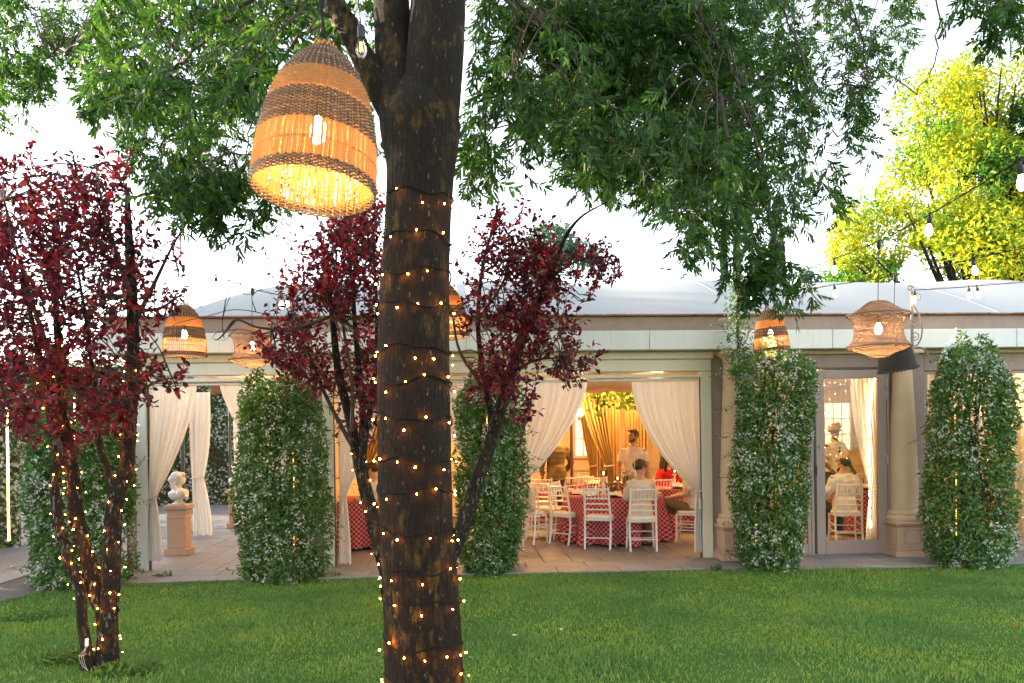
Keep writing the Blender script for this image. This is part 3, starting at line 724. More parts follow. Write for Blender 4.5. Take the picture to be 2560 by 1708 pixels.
# ================================================================== THE ASH TREE
ASH_Y = 4.55
def tr(px, py, Y): return at(px, py, Y)
ash_base = gd(1066, 1835, 0.0)
ash = thing('ash_tree', 'big ash tree wound with fairy lights, its lichened trunk forking overhead', 'tree', ash_base)
def px_rad(w, Y): return w/2*Y/F_PX
def limb(spec, name, mat, parent, n=20, seg=8, amp=.03, seed=0, ridges=11):
    pts = [Vector(s[0]) if len(s) == 2 and not isinstance(s[0], (int, float)) else tr(s[0], s[1], s[3]) for s in spec]
    rad = [px_rad(s[2], s[3]) for s in spec]
    P = crv(pts, seg); Rr = [v.x for v in crv([(r, 0, 0) for r in rad], seg)]
    P = [p - parent.location for p in P]
    return rough_tube(P, Rr, n, amp, seed, ridges).build(name, mat, parent, True), [p+parent.location for p in P], Rr
tr_spec = [(1068, 1860, 250, ASH_Y), (1064, 1790, 214, ASH_Y), (1061, 1708, 194, ASH_Y), (1058, 1600, 190, ASH_Y), (1052, 1450, 184, ASH_Y), (1041, 1300, 182, ASH_Y), (1036, 1090, 181, ASH_Y), (1036, 800, 175, ASH_Y), (1040, 650, 168, ASH_Y), (1045, 545, 163, ASH_Y), (1050, 440, 168, ASH_Y), (1054, 345, 186, ASH_Y), (1052, 280, 180, ASH_Y), (1050, 215, 120, ASH_Y+.03)]
ash_trunk, ASHP, ASHR = limb(tr_spec, 'trunk', M['ash_bark'], ash, 160, 20, .026, 3, 44)
limb([(1064, 450, 110, ASH_Y), (1070, 345, 138, ASH_Y-.015), (1080, 230, 142, ASH_Y-.03), (1090, 120, 138, ASH_Y-.03), (1097, 0, 133, ASH_Y), (1108, -200, 120, ASH_Y+.05), (1130, -520, 100, ASH_Y+.1), (1180, -900, 70, ASH_Y+.3)], 'limb', M['ash_bark'], ash, 110, 18, .028, 4, 34)
limb([(1020, 450, 90, ASH_Y+.01), (1008, 340, 112, ASH_Y), (995, 210, 106, ASH_Y+.03), (984, 110, 92, ASH_Y+.07), (978, 0, 87, ASH_Y+.1), (965, -250, 78, ASH_Y+.3), (920, -620, 60, ASH_Y+.8), (860, -950, 36, ASH_Y+1.2)], 'limb', M['ash_bark'], ash, 80, 16, .03, 5, 26)
limb([(985, 300, 60, ASH_Y+.02), (940, 205, 66, ASH_Y), (898, 125, 56, ASH_Y), (866, 60, 52, ASH_Y), (835, 0, 48, ASH_Y+.02), (775, -120, 42, ASH_Y+.1), (690, -300, 34, ASH_Y+.3)], 'limb', M['ash_bark'], ash, 56, 14, .035, 6, 18)
# knots and the old pruning scar
for px, py, dx, s in ((1142, 318, 1, .045), (946, 1335, -1, .05), (957, 1480, -1, .03)):
    c = at(px, py, ASH_Y-.03); MB().ell(c-ash.location, (s*.5, s*.5, s*1.1), 14, 10).build('knot', M['ash_bark'], ash, True)
ash_arcs = [
 [(1110,-200,4.6),(1300,-260,5.2),(1600,-120,6),(1800,120,6.5),(1900,400,6.8),(1935,640,7)],
 [(1120,-350,4.6),(1600,-380,5.8),(1950,-200,6.8),(2130,20,7.5),(2170,220,8)],
 [(1100,-60,4.6),(1220,-60,5.2),(1350,60,6),(1480,230,6.6),(1560,400,7)],
 [(1103,-150,4.6),(1280,20,5),(1290,200,5.4),(1215,350,5.4)],
 [(1120,-300,4.6),(1400,-250,6),(1600,0,8),(1650,250,9)],
 [(1950,-200,6.8),(2250,-260,6.6),(2420,-60,6.4),(2500,60,6.4)],
 [(835,0,4.57),(700,-80,5),(560,60,5.6),(430,180,6.2),(330,330,6.6)],
 [(775,-120,4.65),(600,-200,5.5),(400,-60,6.2),(250,60,7),(120,150,9)],
 [(866,60,4.6),(760,80,5.4),(650,250,6),(600,450,6.4)],
 [(970,-200,4.8),(800,100,5.6),(830,350,5.8),(770,520,6)],
 [(1600,-120,6),(1750,60,6.0),(1800,250,5.9)], [(1600,-120,6),(1900,-40,6.3),(2020,200,6.4),(2010,380,6.5)],
 [(2200,-255,6.6),(2330,-30,6.6),(2340,140,6.6),(2290,230,6.7)]]
ARCP = []
for i, a in enumerate(ash_arcs):
    P = crv([tr(*p) for p in a], 9); n = len(P); r0 = .022 if i in (0,1,4,6,7,9) else .014
    if i >= 10: r0 = .009
    rr = [r0*(1-.85*k/(n-1))+.002 for k in range(n)]
    P = [p + Vector((random.uniform(-.02,.02), random.uniform(-.02,.02), random.uniform(-.02,.02)))*(k > 1) for k, p in enumerate(P)]
    MB().tube([p-ash.location for p in P], rr, 7).build('branch', M['twig'], ash, True); ARCP += P
ARCN = np.array(ARCP)

POLY_R = [(1150,-60),(1150,300),(1157,470),(1228,455),(1245,420),(1289,385),(1321,400),(1377,370),(1404,396),(1464,440),(1530,470),(1645,475),(1662,566),(1700,580),(1744,640),(1810,630),(1930,620),(1985,590),(2051,530),(2062,515),(2090,470),(2133,425),(2183,335),(2225,300),(2220,230),(2275,160),(2300,100),(2290,-60)]
POLY_TIP = [(1840,640),(1990,660),(1996,728),(1919,720),(1859,735),(1835,700)]
POLY_RC = [(2390,-40),(2600,-40),(2600,50),(2490,110),(2420,60)]
POLY_A = [(-60,-60),(205,-60),(258,160),(185,215),(132,195),(88,245),(38,275),(-60,265)]
POLY_B = [(200,-60),(990,-60),(985,300),(960,549),(768,560),(700,590),(640,600),(600,600),(560,545),(500,520),(384,490),(335,460),(290,345),(230,300),(195,250),(255,160)]
POLY_BL = [(380,450),(560,520),(680,580),(660,610),(560,600),(470,545),(385,510)]
POLY_B = [(a, b-55 if b > 250 else b) for a, b in POLY_B]; POLY_BL = [(a, b-45) for a, b in POLY_BL]
def ash_foliage(polys, seed):
    rng = np.random.default_rng(seed); allV = []; allF = []; nb = 0; twigs = MB()
    for poly, n, y0, y1, gap, gs in polys:
        C = crown_points(poly, n, y0, y1, gap, gs, seed, rng)
        for c in C:
            d0 = ARCN - c; j = int(np.argmin((d0**2).sum(1))); b = ARCN[j]
            out = c-b; ln = np.linalg.norm(out); out = out/max(ln, .05)
            tl = rng.uniform(.28, .5)
            s = c - out*tl*.3*np.array([1,1,0]) + np.array([0,0,.20]); e = c + out*tl*.25*np.array([1,1,.2]) + np.array([rng.normal(0,.05), rng.normal(0,.05), -tl*.42])
            midp = (s+e)/2 + np.array([*(rng.normal(size=2)*.03), .07])
            if rng.random() < .6 and ln < 1.6:
                mm = (b+s)/2+np.array([0,0,.12+.1*ln]); twigs.tube(crv([b, mm, s, midp, e], 3), [.0055,.0055,.005,.0045,.004,.004,.0035,.0035,.003,.003,.0025,.002,.0015], 4, False)
            else: twigs.tube([s, midp, e], [.0035,.003,.0015], 4, False)
            nl = rng.integers(9, 15); t = np.linspace(.05, 1, nl)
            O = (1-t)[:,None]**2*s + 2*(t*(1-t))[:,None]*midp + t[:,None]**2*e
            dirs = unit(rng.normal(size=(nl,3))*np.array([1,1,.35]) + np.array([0,0,-.75])[None])
            rl = rng.uniform(.10, .17, nl)
            side = unit(np.cross(dirs, rng.normal(size=(nl,3))))
            nrm = np.cross(side, dirs)
            Ps, Ds, Ns = [], [], []
            for q in range(4):
                f = .25+.22*q
                for sg in (-1, 1):
                    Ps.append(O+dirs*(rl*f)[:,None]); Ds.append(dirs*.72+side*sg*.62+np.array([0,0,-.28])+rng.normal(size=(nl,3))*.14); Ns.append(nrm+rng.normal(size=(nl,3))*.3)
            Ps.append(O+dirs*rl[:,None]); Ds.append(dirs+rng.normal(size=(nl,3))*.1); Ns.append(nrm)
            P = np.concatenate(Ps); D = np.concatenate(Ds); N = np.concatenate(Ns); m_ = len(P)
            V, Fc = leaf_arrays(P, D, N, rng.uniform(.052, .094, m_), rng.uniform(.015, .025, m_), .15, .15)
            allV.append(V); allF.append(Fc+nb); nb += len(V)
    return np.concatenate(allV), np.concatenate(allF), twigs
V_, F_, tw_ = ash_foliage([(POLY_R, 600, 6.2, 11.0, -.35, 2.0), (POLY_R, 80, 5.2, 6.6, .1, 2.2), (POLY_TIP, 16, 6.8, 7.2, -9, 2), (POLY_RC, 14, 6.2, 6.8, -9, 2),
                           (POLY_A, 60, 8.0, 10.5, -.7, 2.0), (POLY_B, 225, 6.0, 11.0, -.0, 1.8), ([(1150,-60),(1520,-60),(1520,260),(1300,330),(1150,330)], 70, 6.0, 9.0, -.6, 2.0), (POLY_B, 46, 4.4, 6.0, .0, 2.4), (POLY_BL, 20, 5, 6, -9, 2),
                           ([(-300,-700),(2900,-700),(2700,-60),(-200,-60)], 60, 5.0, 9.0, .1, 1.2)], 11)
o = np_mesh('crown', V_-np.array(ash.location), F_, M['ash_leaf'], ash, False); tag(o, kind='stuff')
o = tw_.build('twigs', M['twig'], ash); o.location = -ash.location; tag(o, kind='stuff')

# ================================================================== PURPLE PLUMS
def plum(base, label, stems, polys, seed):
    t = thing('purple_plum_tree', label, 'tree', base); nodes = []; rng = np.random.default_rng(seed); stem_paths = []
    for i, (spec, nm) in enumerate(stems):
        o, P, Rr = limb(spec, nm, M['plum_bark'] if nm != 'shoot' else M['twig'], t, 30 if nm != 'shoot' else 7, 10 if nm != 'shoot' else 6, .06, seed+i, 12)
        nodes += [p for p in P]; stem_paths.append((P, Rr))
    ND = np.array(nodes); ND = ND[ND[:, 2] > .9]; allV = []; allF = []; nb = 0; twigs = MB()
    for poly, n, y0, y1, gap, gs in polys:
        for c in crown_points(poly, n, y0, y1, gap, gs, seed, rng):
            j = int(np.argmin(((ND-c)**2).sum(1)+.3*np.maximum(0, ND[:,2]-c[2]))); b = ND[j]; out = c-b; ln = np.linalg.norm(out); out = out/max(ln, .03)
            tl = rng.uniform(.26, .56); d = unit((out*.8 + np.array([0,0,.75]) + rng.normal(size=3)*.3)[None])[0]
            s = c-d*tl*.5; e = c+d*tl*.5+np.array([0,0,-.03])
            if ln < 1.2: twigs.tube(crv([b, (b+s)/2+np.array([0,0,.05*ln]), s, e], 3), [.007,.0065,.006,.0055,.005,.0045,.004,.003,.0025,.0015], 4, False)
            else: twigs.tube([s, e], [.004,.0015], 4, False)
            nl = int(rng.integers(14, 24)); tt = np.linspace(0, 1, nl)[:,None]
            P = s*(1-tt)+e*tt; D = unit(d[None]*.45+rng.normal(size=(nl,3))*.75+np.array([0,0,-.12])); N = unit(np.array([0,-.25,1])[None]+rng.normal(size=(nl,3))*.55)
            V, Fc = leaf_arrays(P+D*.008, D, N, rng.uniform(.036, .072, nl), rng.uniform(.024, .042, nl), .16, .2, (.35,.7), (.5,.42))
            allV.append(V); allF.append(Fc+nb); nb += len(V)
    o = np_mesh('crown', np.concatenate(allV)-np.array(base), np.concatenate(allF), M['plum_leaf'], t); tag(o, kind='stuff')
    o = twigs.build('twigs', M['twig'], t); o.location = -Vector(base); tag(o, kind='stuff')
    return t, stem_paths
b1 = gd(262, 1668, 0.0); YP = b1.y
def yy(v, Y): return [(a, b, c, Y) for a, b, c in v]
st1 = [(yy([(219,1672,34),(216,1620,27),(205,1542,25),(202,1469,25),(175,1414,25),(158,1352,23),(146,1294,22),(137,1225,22),(141,1130,20),(120,1000,16),(90,850,11),(60,700,6)], YP-.05), 'stem'),
       (yy([(266,1640,40),(258,1530,38),(242,1498,37),(228,1425,36),(205,1352,34),(190,1280,33),(184,1206,30),(166,1091,28),(152,1034,26),(150,900,20),(140,760,13),(150,600,7)], YP+.02), 'stem'),
       (yy([(268,1680,64),(269,1640,52),(272,1542,42),(278,1455,41),(280,1367,40),(285,1283,38),(296,1225,36),(316,1168,34),(325,1053,31),(333,900,29),(328,700,25),(320,560,18),(318,470,9)], YP), 'stem'),
       (yy([(286,1240,24),(272,1190,18),(249,1107,15),(240,1020,13),(233,938,11),(215,800,8),(190,650,5)], YP-.03), 'stem'),
       (yy([(150,960,14),(95,800,11),(45,640,8),(10,500,5)], YP+.2), 'shoot'), (yy([(330,820,14),(390,700,9),(440,600,5),(520,480,3)], YP+.1), 'shoot'),
       (yy([(328,740,12),(280,600,9),(250,480,6),(240,410,3)], YP-.2), 'shoot'), (yy([(325,1000,10),(380,960,7),(430,945,4)], YP-.3), 'shoot'),
       (yy([(150,900,9),(230,780,7),(260,640,4)], YP+.4), 'shoot'), (yy([(141,1100,9),(70,1040,6),(10,1010,3)], YP-.3), 'shoot'), (yy([(330,780,10),(400,770,7),(455,735,4)], YP+.2), 'shoot')]
CR1 = [(-80,360),(0,345),(40,365),(110,395),(200,425),(255,390),(275,390),(330,425),(345,470),(395,565),(470,590),(420,640),(370,690),(375,740),(450,745),(430,790),(390,830),(400,920),(465,945),(430,965),(370,985),(345,1060),(300,1060),(262,1020),(255,1080),(240,1100),(215,1140),(190,1160),(150,1120),(60,1090),(-80,1080)]
CR1b = [(-60,560),(120,480),(300,480),(340,600),(330,900),(340,1000),(200,1080),(60,1060),(-60,1020)]
plum_left, PL_PATHS = plum(b1, 'red-leaved plum with three light-wrapped stems beside the paved path', st1,
     [(CR1, 250, YP-.9, YP+.9, -.1, 3.0), (CR1b, 165, YP-.9, YP+.9, -.5, 3.0)], 21)
b2 = gd(1051, 1556, 0.0); YQ = b2.y
st2 = [(yy([(1046,1566,60),(1020,1510,44),(975,1449,38),(948,1362,36),(920,1253,34),(897,1150,30),(872,1035,24),(845,926,19),(828,763,13),(806,610,6)], YQ), 'stem'),
       (yy([(1056,1566,56),(1085,1480,42),(1115,1410,40),(1144,1351,39),(1187,1220,36),(1231,1089,33),(1269,959,30),(1307,839,27),(1340,763,23),(1373,697,18),(1405,610,12),(1450,545,6),(1525,501,3)], YQ), 'stem'),
       (yy([(900,1160,22),(906,1080,18),(905,1000,15),(890,850,12),(880,700,8),(860,560,4)], YQ+.1), 'stem'), (yy([(904,1160,20),(915,1080,16),(935,960,13),(942,800,9),(935,620,4)], YQ-.1), 'stem'),
       (yy([(890,1130,13),(850,1060,11),(810,980,9),(770,880,7),(720,780,4)], YQ+.15), 'shoot'), (yy([(880,1080,12),(880,960,10),(860,830,8),(840,680,5)], YQ-.15), 'shoot'),
       (yy([(1236,1070,16),(1210,950,14),(1195,800,11),(1210,650,8),(1250,520,4)], YQ+.15), 'stem'), (yy([(1205,960,10),(1150,880,7),(1130,780,4)], YQ-.2), 'shoot'), (yy([(1280,930,10),(1340,900,7),(1400,895,4)], YQ-.2), 'shoot'),
       (yy([(1270,960,9),(1290,1000,6),(1275,1040,3)], YQ-.25), 'shoot'), (yy([(1380,690,10),(1450,650,6),(1540,640,3)], YQ+.1), 'shoot'), (yy([(1195,800,8),(1260,700,6),(1280,590,3)], YQ-.1), 'shoot'),
       (yy([(830,790,10),(740,820,8),(650,820,6),(590,800,5),(560,835,3)], YQ-.4), 'shoot'), (yy([(590,800,5),(550,845,4),(535,850,2)], YQ-.4), 'shoot')]
CR2 = vpoly([(600,610),(650,570),(700,530),(770,475),(860,460),(890,500),(890,900),(870,1000),(830,985),(790,930),(750,880),(690,870),(640,835),(610,850),(590,760),(610,720),(590,680),(640,650)])
CR3 = vpoly([(1040,700),(1090,590),(1110,540),(1125,500),(1175,460),(1190,475),(1255,525),(1265,580),(1330,565),(1420,585),(1435,620),(1390,650),(1310,660),(1300,690),(1335,740),(1300,770),(1365,820),(1310,870),(1240,850),(1245,920),(1190,975),(1120,950),(1050,900),(1030,800)])
CR3b = vpoly([(1060,700),(1110,600),(1150,520),(1230,540),(1270,620),(1260,760),(1200,880),(1120,920),(1060,860)])
plum_mid, PM_PATHS = plum(b2, 'red-leaved plum forking low behind the light-wrapped ash trunk', st2,
     [(CR2, 330, YQ-.9, YQ+.9, -.3, 3.0), (CR3, 165, YQ-.8, YQ+.8, -.25, 3.0), (CR3b, 105, YQ-.7, YQ+.7, -.4, 3.0)], 33)
# bare twigs of the plum in front of the roof
bt = MB()
for spec in ([(735,855),(660,838),(595,823),(570,845),(552,853)], [(595,823),(545,830),(530,848)], [(560,845),(556,800),(575,740),(590,705)], [(700,800),(640,780),(580,775),(520,790),(440,810),(400,840)], [(556,800),(570,730),(600,700),(585,640)], [(570,735),(520,740),(500,770),(505,720)], [(640,780),(630,740),(660,720)], [(575,700),(540,720),(500,730)], [(600,705),(610,735),(640,733)]):
    pts = crv([at(x, y, YQ-.4+.1*math.sin(x)) - plum_mid.location for x, y in spec], 6); n = len(pts); bt.tube(pts, [.0042*(1-.75*k/n)+.0008 for k in range(n)], 5)
tag(bt.build('bare_twigs', M['twig'], plum_mid, True), kind='stuff')

# ================================================================== JASMINE COLUMNS
def star_arrays(P, N, R, rng):
    """five-petalled pinwheel flowers"""
    n = len(P); N = unit(N); A = unit(np.cross(N, rng.normal(size=(n,3)))); B = np.cross(N, A); V = [P]; 
    for k in range(5):
        a = 2*PI*k/5
        for da, rr, h in ((-.16, .35, .05), (.20, 1.0, .0), (.62, .75, .05)):
            V.append(P + (A*math.cos(a+da)+B*math.sin(a+da))*(R*rr)[:,None] + N*(R*h)[:,None])
    V = np.stack(V, 1); b = (np.arange(n)*16)[:,None]
    Fc = np.concatenate([b+np.array([0, 1+3*k, 2+3*k, 3+3*k]) for k in range(5)], 0)
    return V.reshape(-1, 3), Fc
def led_tube(parent, pts, r=.005, mat='led'):
    MB().tube(pts, r, 8).build('led_tube', M[mat], parent, True)
def jasmine(px, Y, ztop, rx, ry, label, nl, nf, seed, led=None, tag_group='jasmine columns'):
    rng = np.random.default_rng(seed); base = Vector((at(px, 1090, Y).x, Y, 0)); t = thing('jasmine_column', label, 'jasmine', base)
    def shell(n, thick, bias=0):
        a = rng.uniform(0, 2*PI, n); zt_ = ztop*(1+.05*np.sin(2*a+seed)+.035*np.sin(5*a+2*seed)); z = .02+rng.random(n)*zt_
        P0 = np.stack([np.cos(a), np.sin(a), z], 1)
        r = 1 + .16*lump(np.stack([np.cos(a)*1.2, np.sin(a)*1.2, z*1.15], 1), 1.6, seed) + .10*lump(np.stack([np.cos(a)*2, np.sin(a)*2, z*2.6], 1), 2.2, seed+1)
        k = z/zt_; r = r*(1+.08*np.sin(k*9+seed)) * np.where(k > .92, np.sqrt(np.maximum(.08, 1-((k-.92)/.10)**2*.9)), 1) * np.where(k < .05, .85, 1)
        q = 1 - thick*rng.random(n)**1.7 + bias*np.abs(rng.normal(size=n))
        P = np.stack([np.cos(a)*r*q*rx, np.sin(a)*r*q*ry, z], 1)
        O = unit(np.stack([np.cos(a)/rx, np.sin(a)/ry, np.where(k > .93, 1.2, .15)], 1)); return P, O
    P, O = shell(int(nl*1.25), .42, .03); kp = lump(P*np.array([1.6,1.6,1.3]), 3.2, seed+13) > -1.0; P, O = P[kp][:nl], O[kp][:nl]; nl = len(P)
    D = unit(O*.55 + rng.normal(size=(nl,3))*.65 + np.array([0,0,-.15])); N = unit(O*.6+np.array([0,0,.6])+rng.normal(size=(nl,3))*.45)
    V, Fc = leaf_arrays(P, D, N, rng.uniform(.046, .080, nl), rng.uniform(.021, .034, nl), .15, .15)
    # loose sprays that stick out
    ns = 34; sV = [V]; sF = [Fc]; nb = len(V); tw = MB(); Ps, Os = shell(ns, .1); ftips = []
    for p, o_ in zip(Ps, Os):
        d = unit((o_*np.array([1,1,.0])+rng.normal(size=3)*.35+np.array([0,0,.15]))[None])[0]; ln = rng.uniform(.10, .34); e = p+d*ln+np.array([0,0,-.06])
        tw.tube([p-d*.2, p+d*ln*.5+np.array([0,0,.02]), e], [.003,.0022,.0012], 4, False)
        m_ = 12; tt = np.linspace(.1, 1, m_)[:,None]; Q = p*(1-tt)+e*tt; DD = unit(d+rng.normal(size=(m_,3))*.7); NN = unit(rng.normal(size=(m_,3))*.4+np.array([0,0,1]))
        v, f = leaf_arrays(Q, DD, NN, rng.uniform(.035, .06, m_), rng.uniform(.016, .024, m_)); sV.append(v); sF.append(f+nb); nb += len(v)
        ftips.append(Q[::2]+rng.normal(size=(6,3))*.02)
    o = np_mesh('foliage', np.concatenate(sV), np.concatenate(sF), M['jasmine_leaf'], t); tag(o, kind='stuff')
    P, O = shell(nf*2, .08, .035)
    keep = lump(P*np.array([2.2,2.2,1.6]), 2.0, seed+7) + .55*(P[:,2]/ztop) > rng.uniform(-.9, .9, len(P)); P, O = P[keep][:nf//8], O[keep][:nf//8]
    P = np.repeat(P, 8, 0)+rng.normal(size=(len(P)*8,3))*.026; O = np.repeat(O, 8, 0)
    ft = np.concatenate(ftips); P = np.concatenate([P, ft]); O = np.concatenate([O, unit(rng.normal(size=(len(ft),3)))])
    n = len(P); V, Fc = star_arrays(P+O*.01, O+rng.normal(size=(n,3))*.5, rng.uniform(.011, .017, n), rng)
    o = np_mesh('blossom', V, Fc, M['jasmine_flower'], t); tag(o, kind='stuff')
    for k in range(5):                      # woody stems inside
        a = rng.uniform(0, 6.28); pts = [(math.cos(a+i*.5)*rx*.35*(.5+.5*math.sin(i+k)), math.sin(a+i*.5)*ry*.35, z) for i, z in enumerate(np.linspace(-.01, ztop*.93, 7))]
        tw.tube(crv(pts, 4), .013, 6)
    tag(tw.build('stems', M['stem'], t), kind='stuff')
    if led:
        dx, dy, z0, z1 = led
        led_tube(t, [(dx, dy, z0), (dx+.01, dy, (z0+z1)/2), (dx, dy, z1)])
    return t
J = {}
J[3] = jasmine(1924, 10.05, 2.78, .485, .35, 'jasmine column in white flower beside the open dining bay and the glass door', 14500, 4200, 43, (-.10, .27, .3, 2.2))
J[4] = jasmine(2425, 9.95, 2.80, .465, .35, 'jasmine column in white flower beyond the stone column and glass door', 15500, 4400, 57, (-.05, .24, .3, 2.2))
J[1] = jasmine(696, 10.15, 2.46, .475, .36, 'thick dark jasmine column between the busts and the narrow curtain', 15500, 2800, 41, (.12, .25, .4, 2.1))
J[2] = jasmine(1222, 10.25, 2.5, .375, .32, 'jasmine column behind the forked red-leaved plum', 12500, 1500, 42, (-.02, .22, 1.2, 2.2))
J[0] = jasmine(195, 10.1, 2.05, .54, .40, 'broad jasmine bush behind the light-wrapped plum stems', 14500, 4000, 40, None)
# climbing strand over the iron bracket
def vine(points, label, seed, n=1000, nf=420, r=.105):
    rng = np.random.default_rng(seed); base = Vector(points[0]); t = thing('climbing_jasmine', label, 'jasmine', base)
    P = crv([Vector(p)-base for p in points], 10); MB().tube(P, [.018*(1-.6*k/len(P)) for k in range(len(P))], 6).build('stem', M['stem'], t, True)
    MB().tube([p+Vector((.03*math.sin(k*.8), .03*math.cos(k*.8), 0)) for k, p in enumerate(P)], .008, 5).build('stem', M['stem'], t, True)
    A = np.array(P); i = rng.integers(0, len(A), n); wd = 1.25-.75*i/len(A); Q = A[i]+rng.normal(size=(n,3))*r*wd[:,None]*np.array([1,1,.7])
    V, Fc = leaf_arrays(Q, unit(rng.normal(size=(n,3))), unit(rng.normal(size=(n,3))+np.array([0,0,1])), rng.uniform(.035,.06,n), rng.uniform(.016,.026,n))
    tag(np_mesh('foliage', V, Fc, M['jasmine_leaf'], t), kind='stuff')
    i = rng.integers(0, int(len(A)*.75), nf); Q = A[i]+rng.normal(size=(nf,3))*r*1.05; V, Fc = star_arrays(Q, rng.normal(size=(nf,3))+np.array([0,-1,.3]), rng.uniform(.011,.016,nf), rng)
    tag(np_mesh('blossom', V, Fc, M['jasmine_flower'], t), kind='stuff'); return t
vine([(at(1850, 890, 10.35).x, 10.35, 2.62), (at(1846, 850, 10.35).x, 10.35, 2.95), (at(1842, 790, 10.35).x, 10.35, 3.25), (at(1850, 730, 10.35).x, 10.38, 3.6), (at(1843, 700, 10.35).x, 10.38, 3.82)], 'jasmine strand climbing the iron bracket above the jasmine column', 51)

# hedges
def hedge(name, label, p0, p1, depth, h, nl, nf, seed, mat='jasmine_leaf', size=(.05, .09)):
    rng = np.random.default_rng(seed); p0 = Vector(p0); p1 = Vector(p1); L = (p1-p0).length; u = np.array((p1-p0)/L); w = np.array([-u[1], u[0], 0]); base = p0
    t = thing(name, label, 'hedge', base)
    def pts(n):
        s = rng.uniform(0, L, n); z = rng.uniform(0, h, n); f = rng.random(n); side = np.where(f < .72, -1, np.where(f < .86, 1, 0)); dd = np.where(side == 0, rng.uniform(-1, 1, n), side)*depth/2
        zz = np.where(side == 0, h-.02, z); P = u*s[:,None] + w*dd[:,None] + np.array([0,0,1])*zz[:,None]
        O = w[None]*np.sign(dd)[:,None]*np.where(side == 0, .0, 1)[:,None] + np.array([0,0,1])*np.where(side == 0, 1, .12)[:,None]
        P = P + O*(.10*lump(P, 2.4, seed)-.12*rng.random(n)**2+.02)[:,None]; return P, unit(O)
    P, O = pts(nl); D = unit(O*.5+rng.normal(size=(nl,3))*.65); N = unit(O+rng.normal(size=(nl,3))*.5+np.array([0,0,.5]))
    V, Fc = leaf_arrays(P, D, N, rng.uniform(*size, nl), rng.uniform(size[0]*.45, size[1]*.45, nl)); tag(np_mesh('foliage', V, Fc, M[mat], t), kind='stuff')
    if nf:
        P, O = pts(nf*2); k = lump(P, 1.8, seed+3) > -.8; P, O = P[k][:nf], O[k][:nf]; n = len(P)
        V, Fc = star_arrays(P+O*.03, O+rng.normal(size=(n,3))*.4, rng.uniform(.025, .042, n), rng); tag(np_mesh('blossom', V, Fc, M['jasmine_flower'], t), kind='stuff')
    MB().bbox(.1, L-.1, -depth*.3, depth*.3, 0.0, h-.12, .05, M=Matrix(((u[0], w[0], 0, 0), (u[1], w[1], 0, 0), (0, 0, 1, 0), (0, 0, 0, 1)))).build('branch_core', M['stem'], t)
    return t
h1 = hedge('flowering_hedge', 'tall jasmine hedge across the path behind the busts', (-13.5, 22.2, 0), (-3.0, 22.2, 0), .9, 3.9, 26000, 9000, 61)
h2 = hedge('flowering_hedge', 'jasmine hedge lit by a glowing light tube beside the path', (-9.6, 12.2, 0), (-7.5, 14.2, 0), .8, 2.75, 9000, 2600, 62)
lt = at(20, 1200, 12.0); led_tube(h2, [Vector((lt.x, lt.y, .35)) - h2.location, Vector((lt.x, lt.y, 2.35)) - h2.location], .014, 'led_hot')
for dx_ in (-.55, .5):  # two extra tubes added to brighten the hedge leaves
    led_tube(h2, [Vector((lt.x+dx_, lt.y+.5+dx_*.9, .3)) - h2.location, Vector((lt.x+dx_, lt.y+.5+dx_*.9, 2.5)) - h2.location], .012, 'led_hot')
hedge('clipped_hedge', 'dark clipped hedge behind the pavilion seen between the ochre curtains', (0.6, 20.0, 0), (3.6, 20.0, 0), .8, 3.2, 9000, 0, 63, 'green_leaf', (.06,.1))

# ================================================================== BACKGROUND TREES
def bg_tree(label, base, blobs, mat, n, leaf, seed, trunk_r=.2, name='broadleaf_tree', gap=-.25, gs=1.0, limbs=True):
    rng = np.random.default_rng(seed); base = Vector(base); t = thing(name, label, 'tree', base); vol = np.array([b[1]*b[2]*b[3] for b in blobs])**.67; allP = []; allO = []
    for (c, rx, ry, rz), k in zip(blobs, (n*vol/vol.sum()).astype(int)):
        d = rand_unit(k*3, rng); q = 1-.55*rng.random(k*3)**1.6; P = np.array(Vector(c)-base)+d*q[:,None]*np.array([rx, ry, rz])*(1+.13*lump(d, 3.2, seed))[:,None]
        P = P[lump(P, gs, seed+2) > gap][:k]; allP.append(P); allO.append(unit(P-np.array(Vector(c)-base)))
    P = np.concatenate(allP); O = np.concatenate(allO); m_ = len(P)
    D = unit(O*.5+rng.normal(size=(m_,3))*.7+np.array([0,0,-.2])); N = unit(O*.4+np.array([0,0,.7])+rng.normal(size=(m_,3))*.5)
    V, Fc = leaf_arrays(P, D, N, rng.uniform(leaf*.7, leaf*1.3, m_), rng.uniform(leaf*.3, leaf*.5, m_), .15, .15); tag(np_mesh('crown', V, Fc, M[mat], t), kind='stuff')
    top = Vector(blobs[0][0])-base
    MB().tube(crv([(0,0,-.02), (top.x*.3, top.y*.3, top.z*.5), (top.x, top.y, top.z*1.0)], 5), [trunk_r*(1-.8*k/10) for k in range(11)], 12).build('trunk', M['plum_bark'], t, True)
    if limbs:
        for (c, rx, ry, rz) in blobs:
            e = Vector(c)-base; s = Vector((top.x*.3, top.y*.3, top.z*.45))
            for q in range(3):
                ee = e+Vector((rng.uniform(-.5,.5)*rx, rng.uniform(-.7,.2)*ry, rng.uniform(-.2,.5)*rz)); P_ = crv([s, (s+ee)/2+Vector((0,0,-.2)), ee], 5)
                MB().tube(P_, [trunk_r*.45*(1-.85*k/10) for k in range(11)], 7).build('limb', M['plum_bark'], t, True)
    return t
def blob(px, py, Y, rx, rz, ry=None): return (at(px, py, Y), rx*Y/F_PX, (ry or rx)*Y/F_PX, rz*Y/F_PX)
YT = 24.0
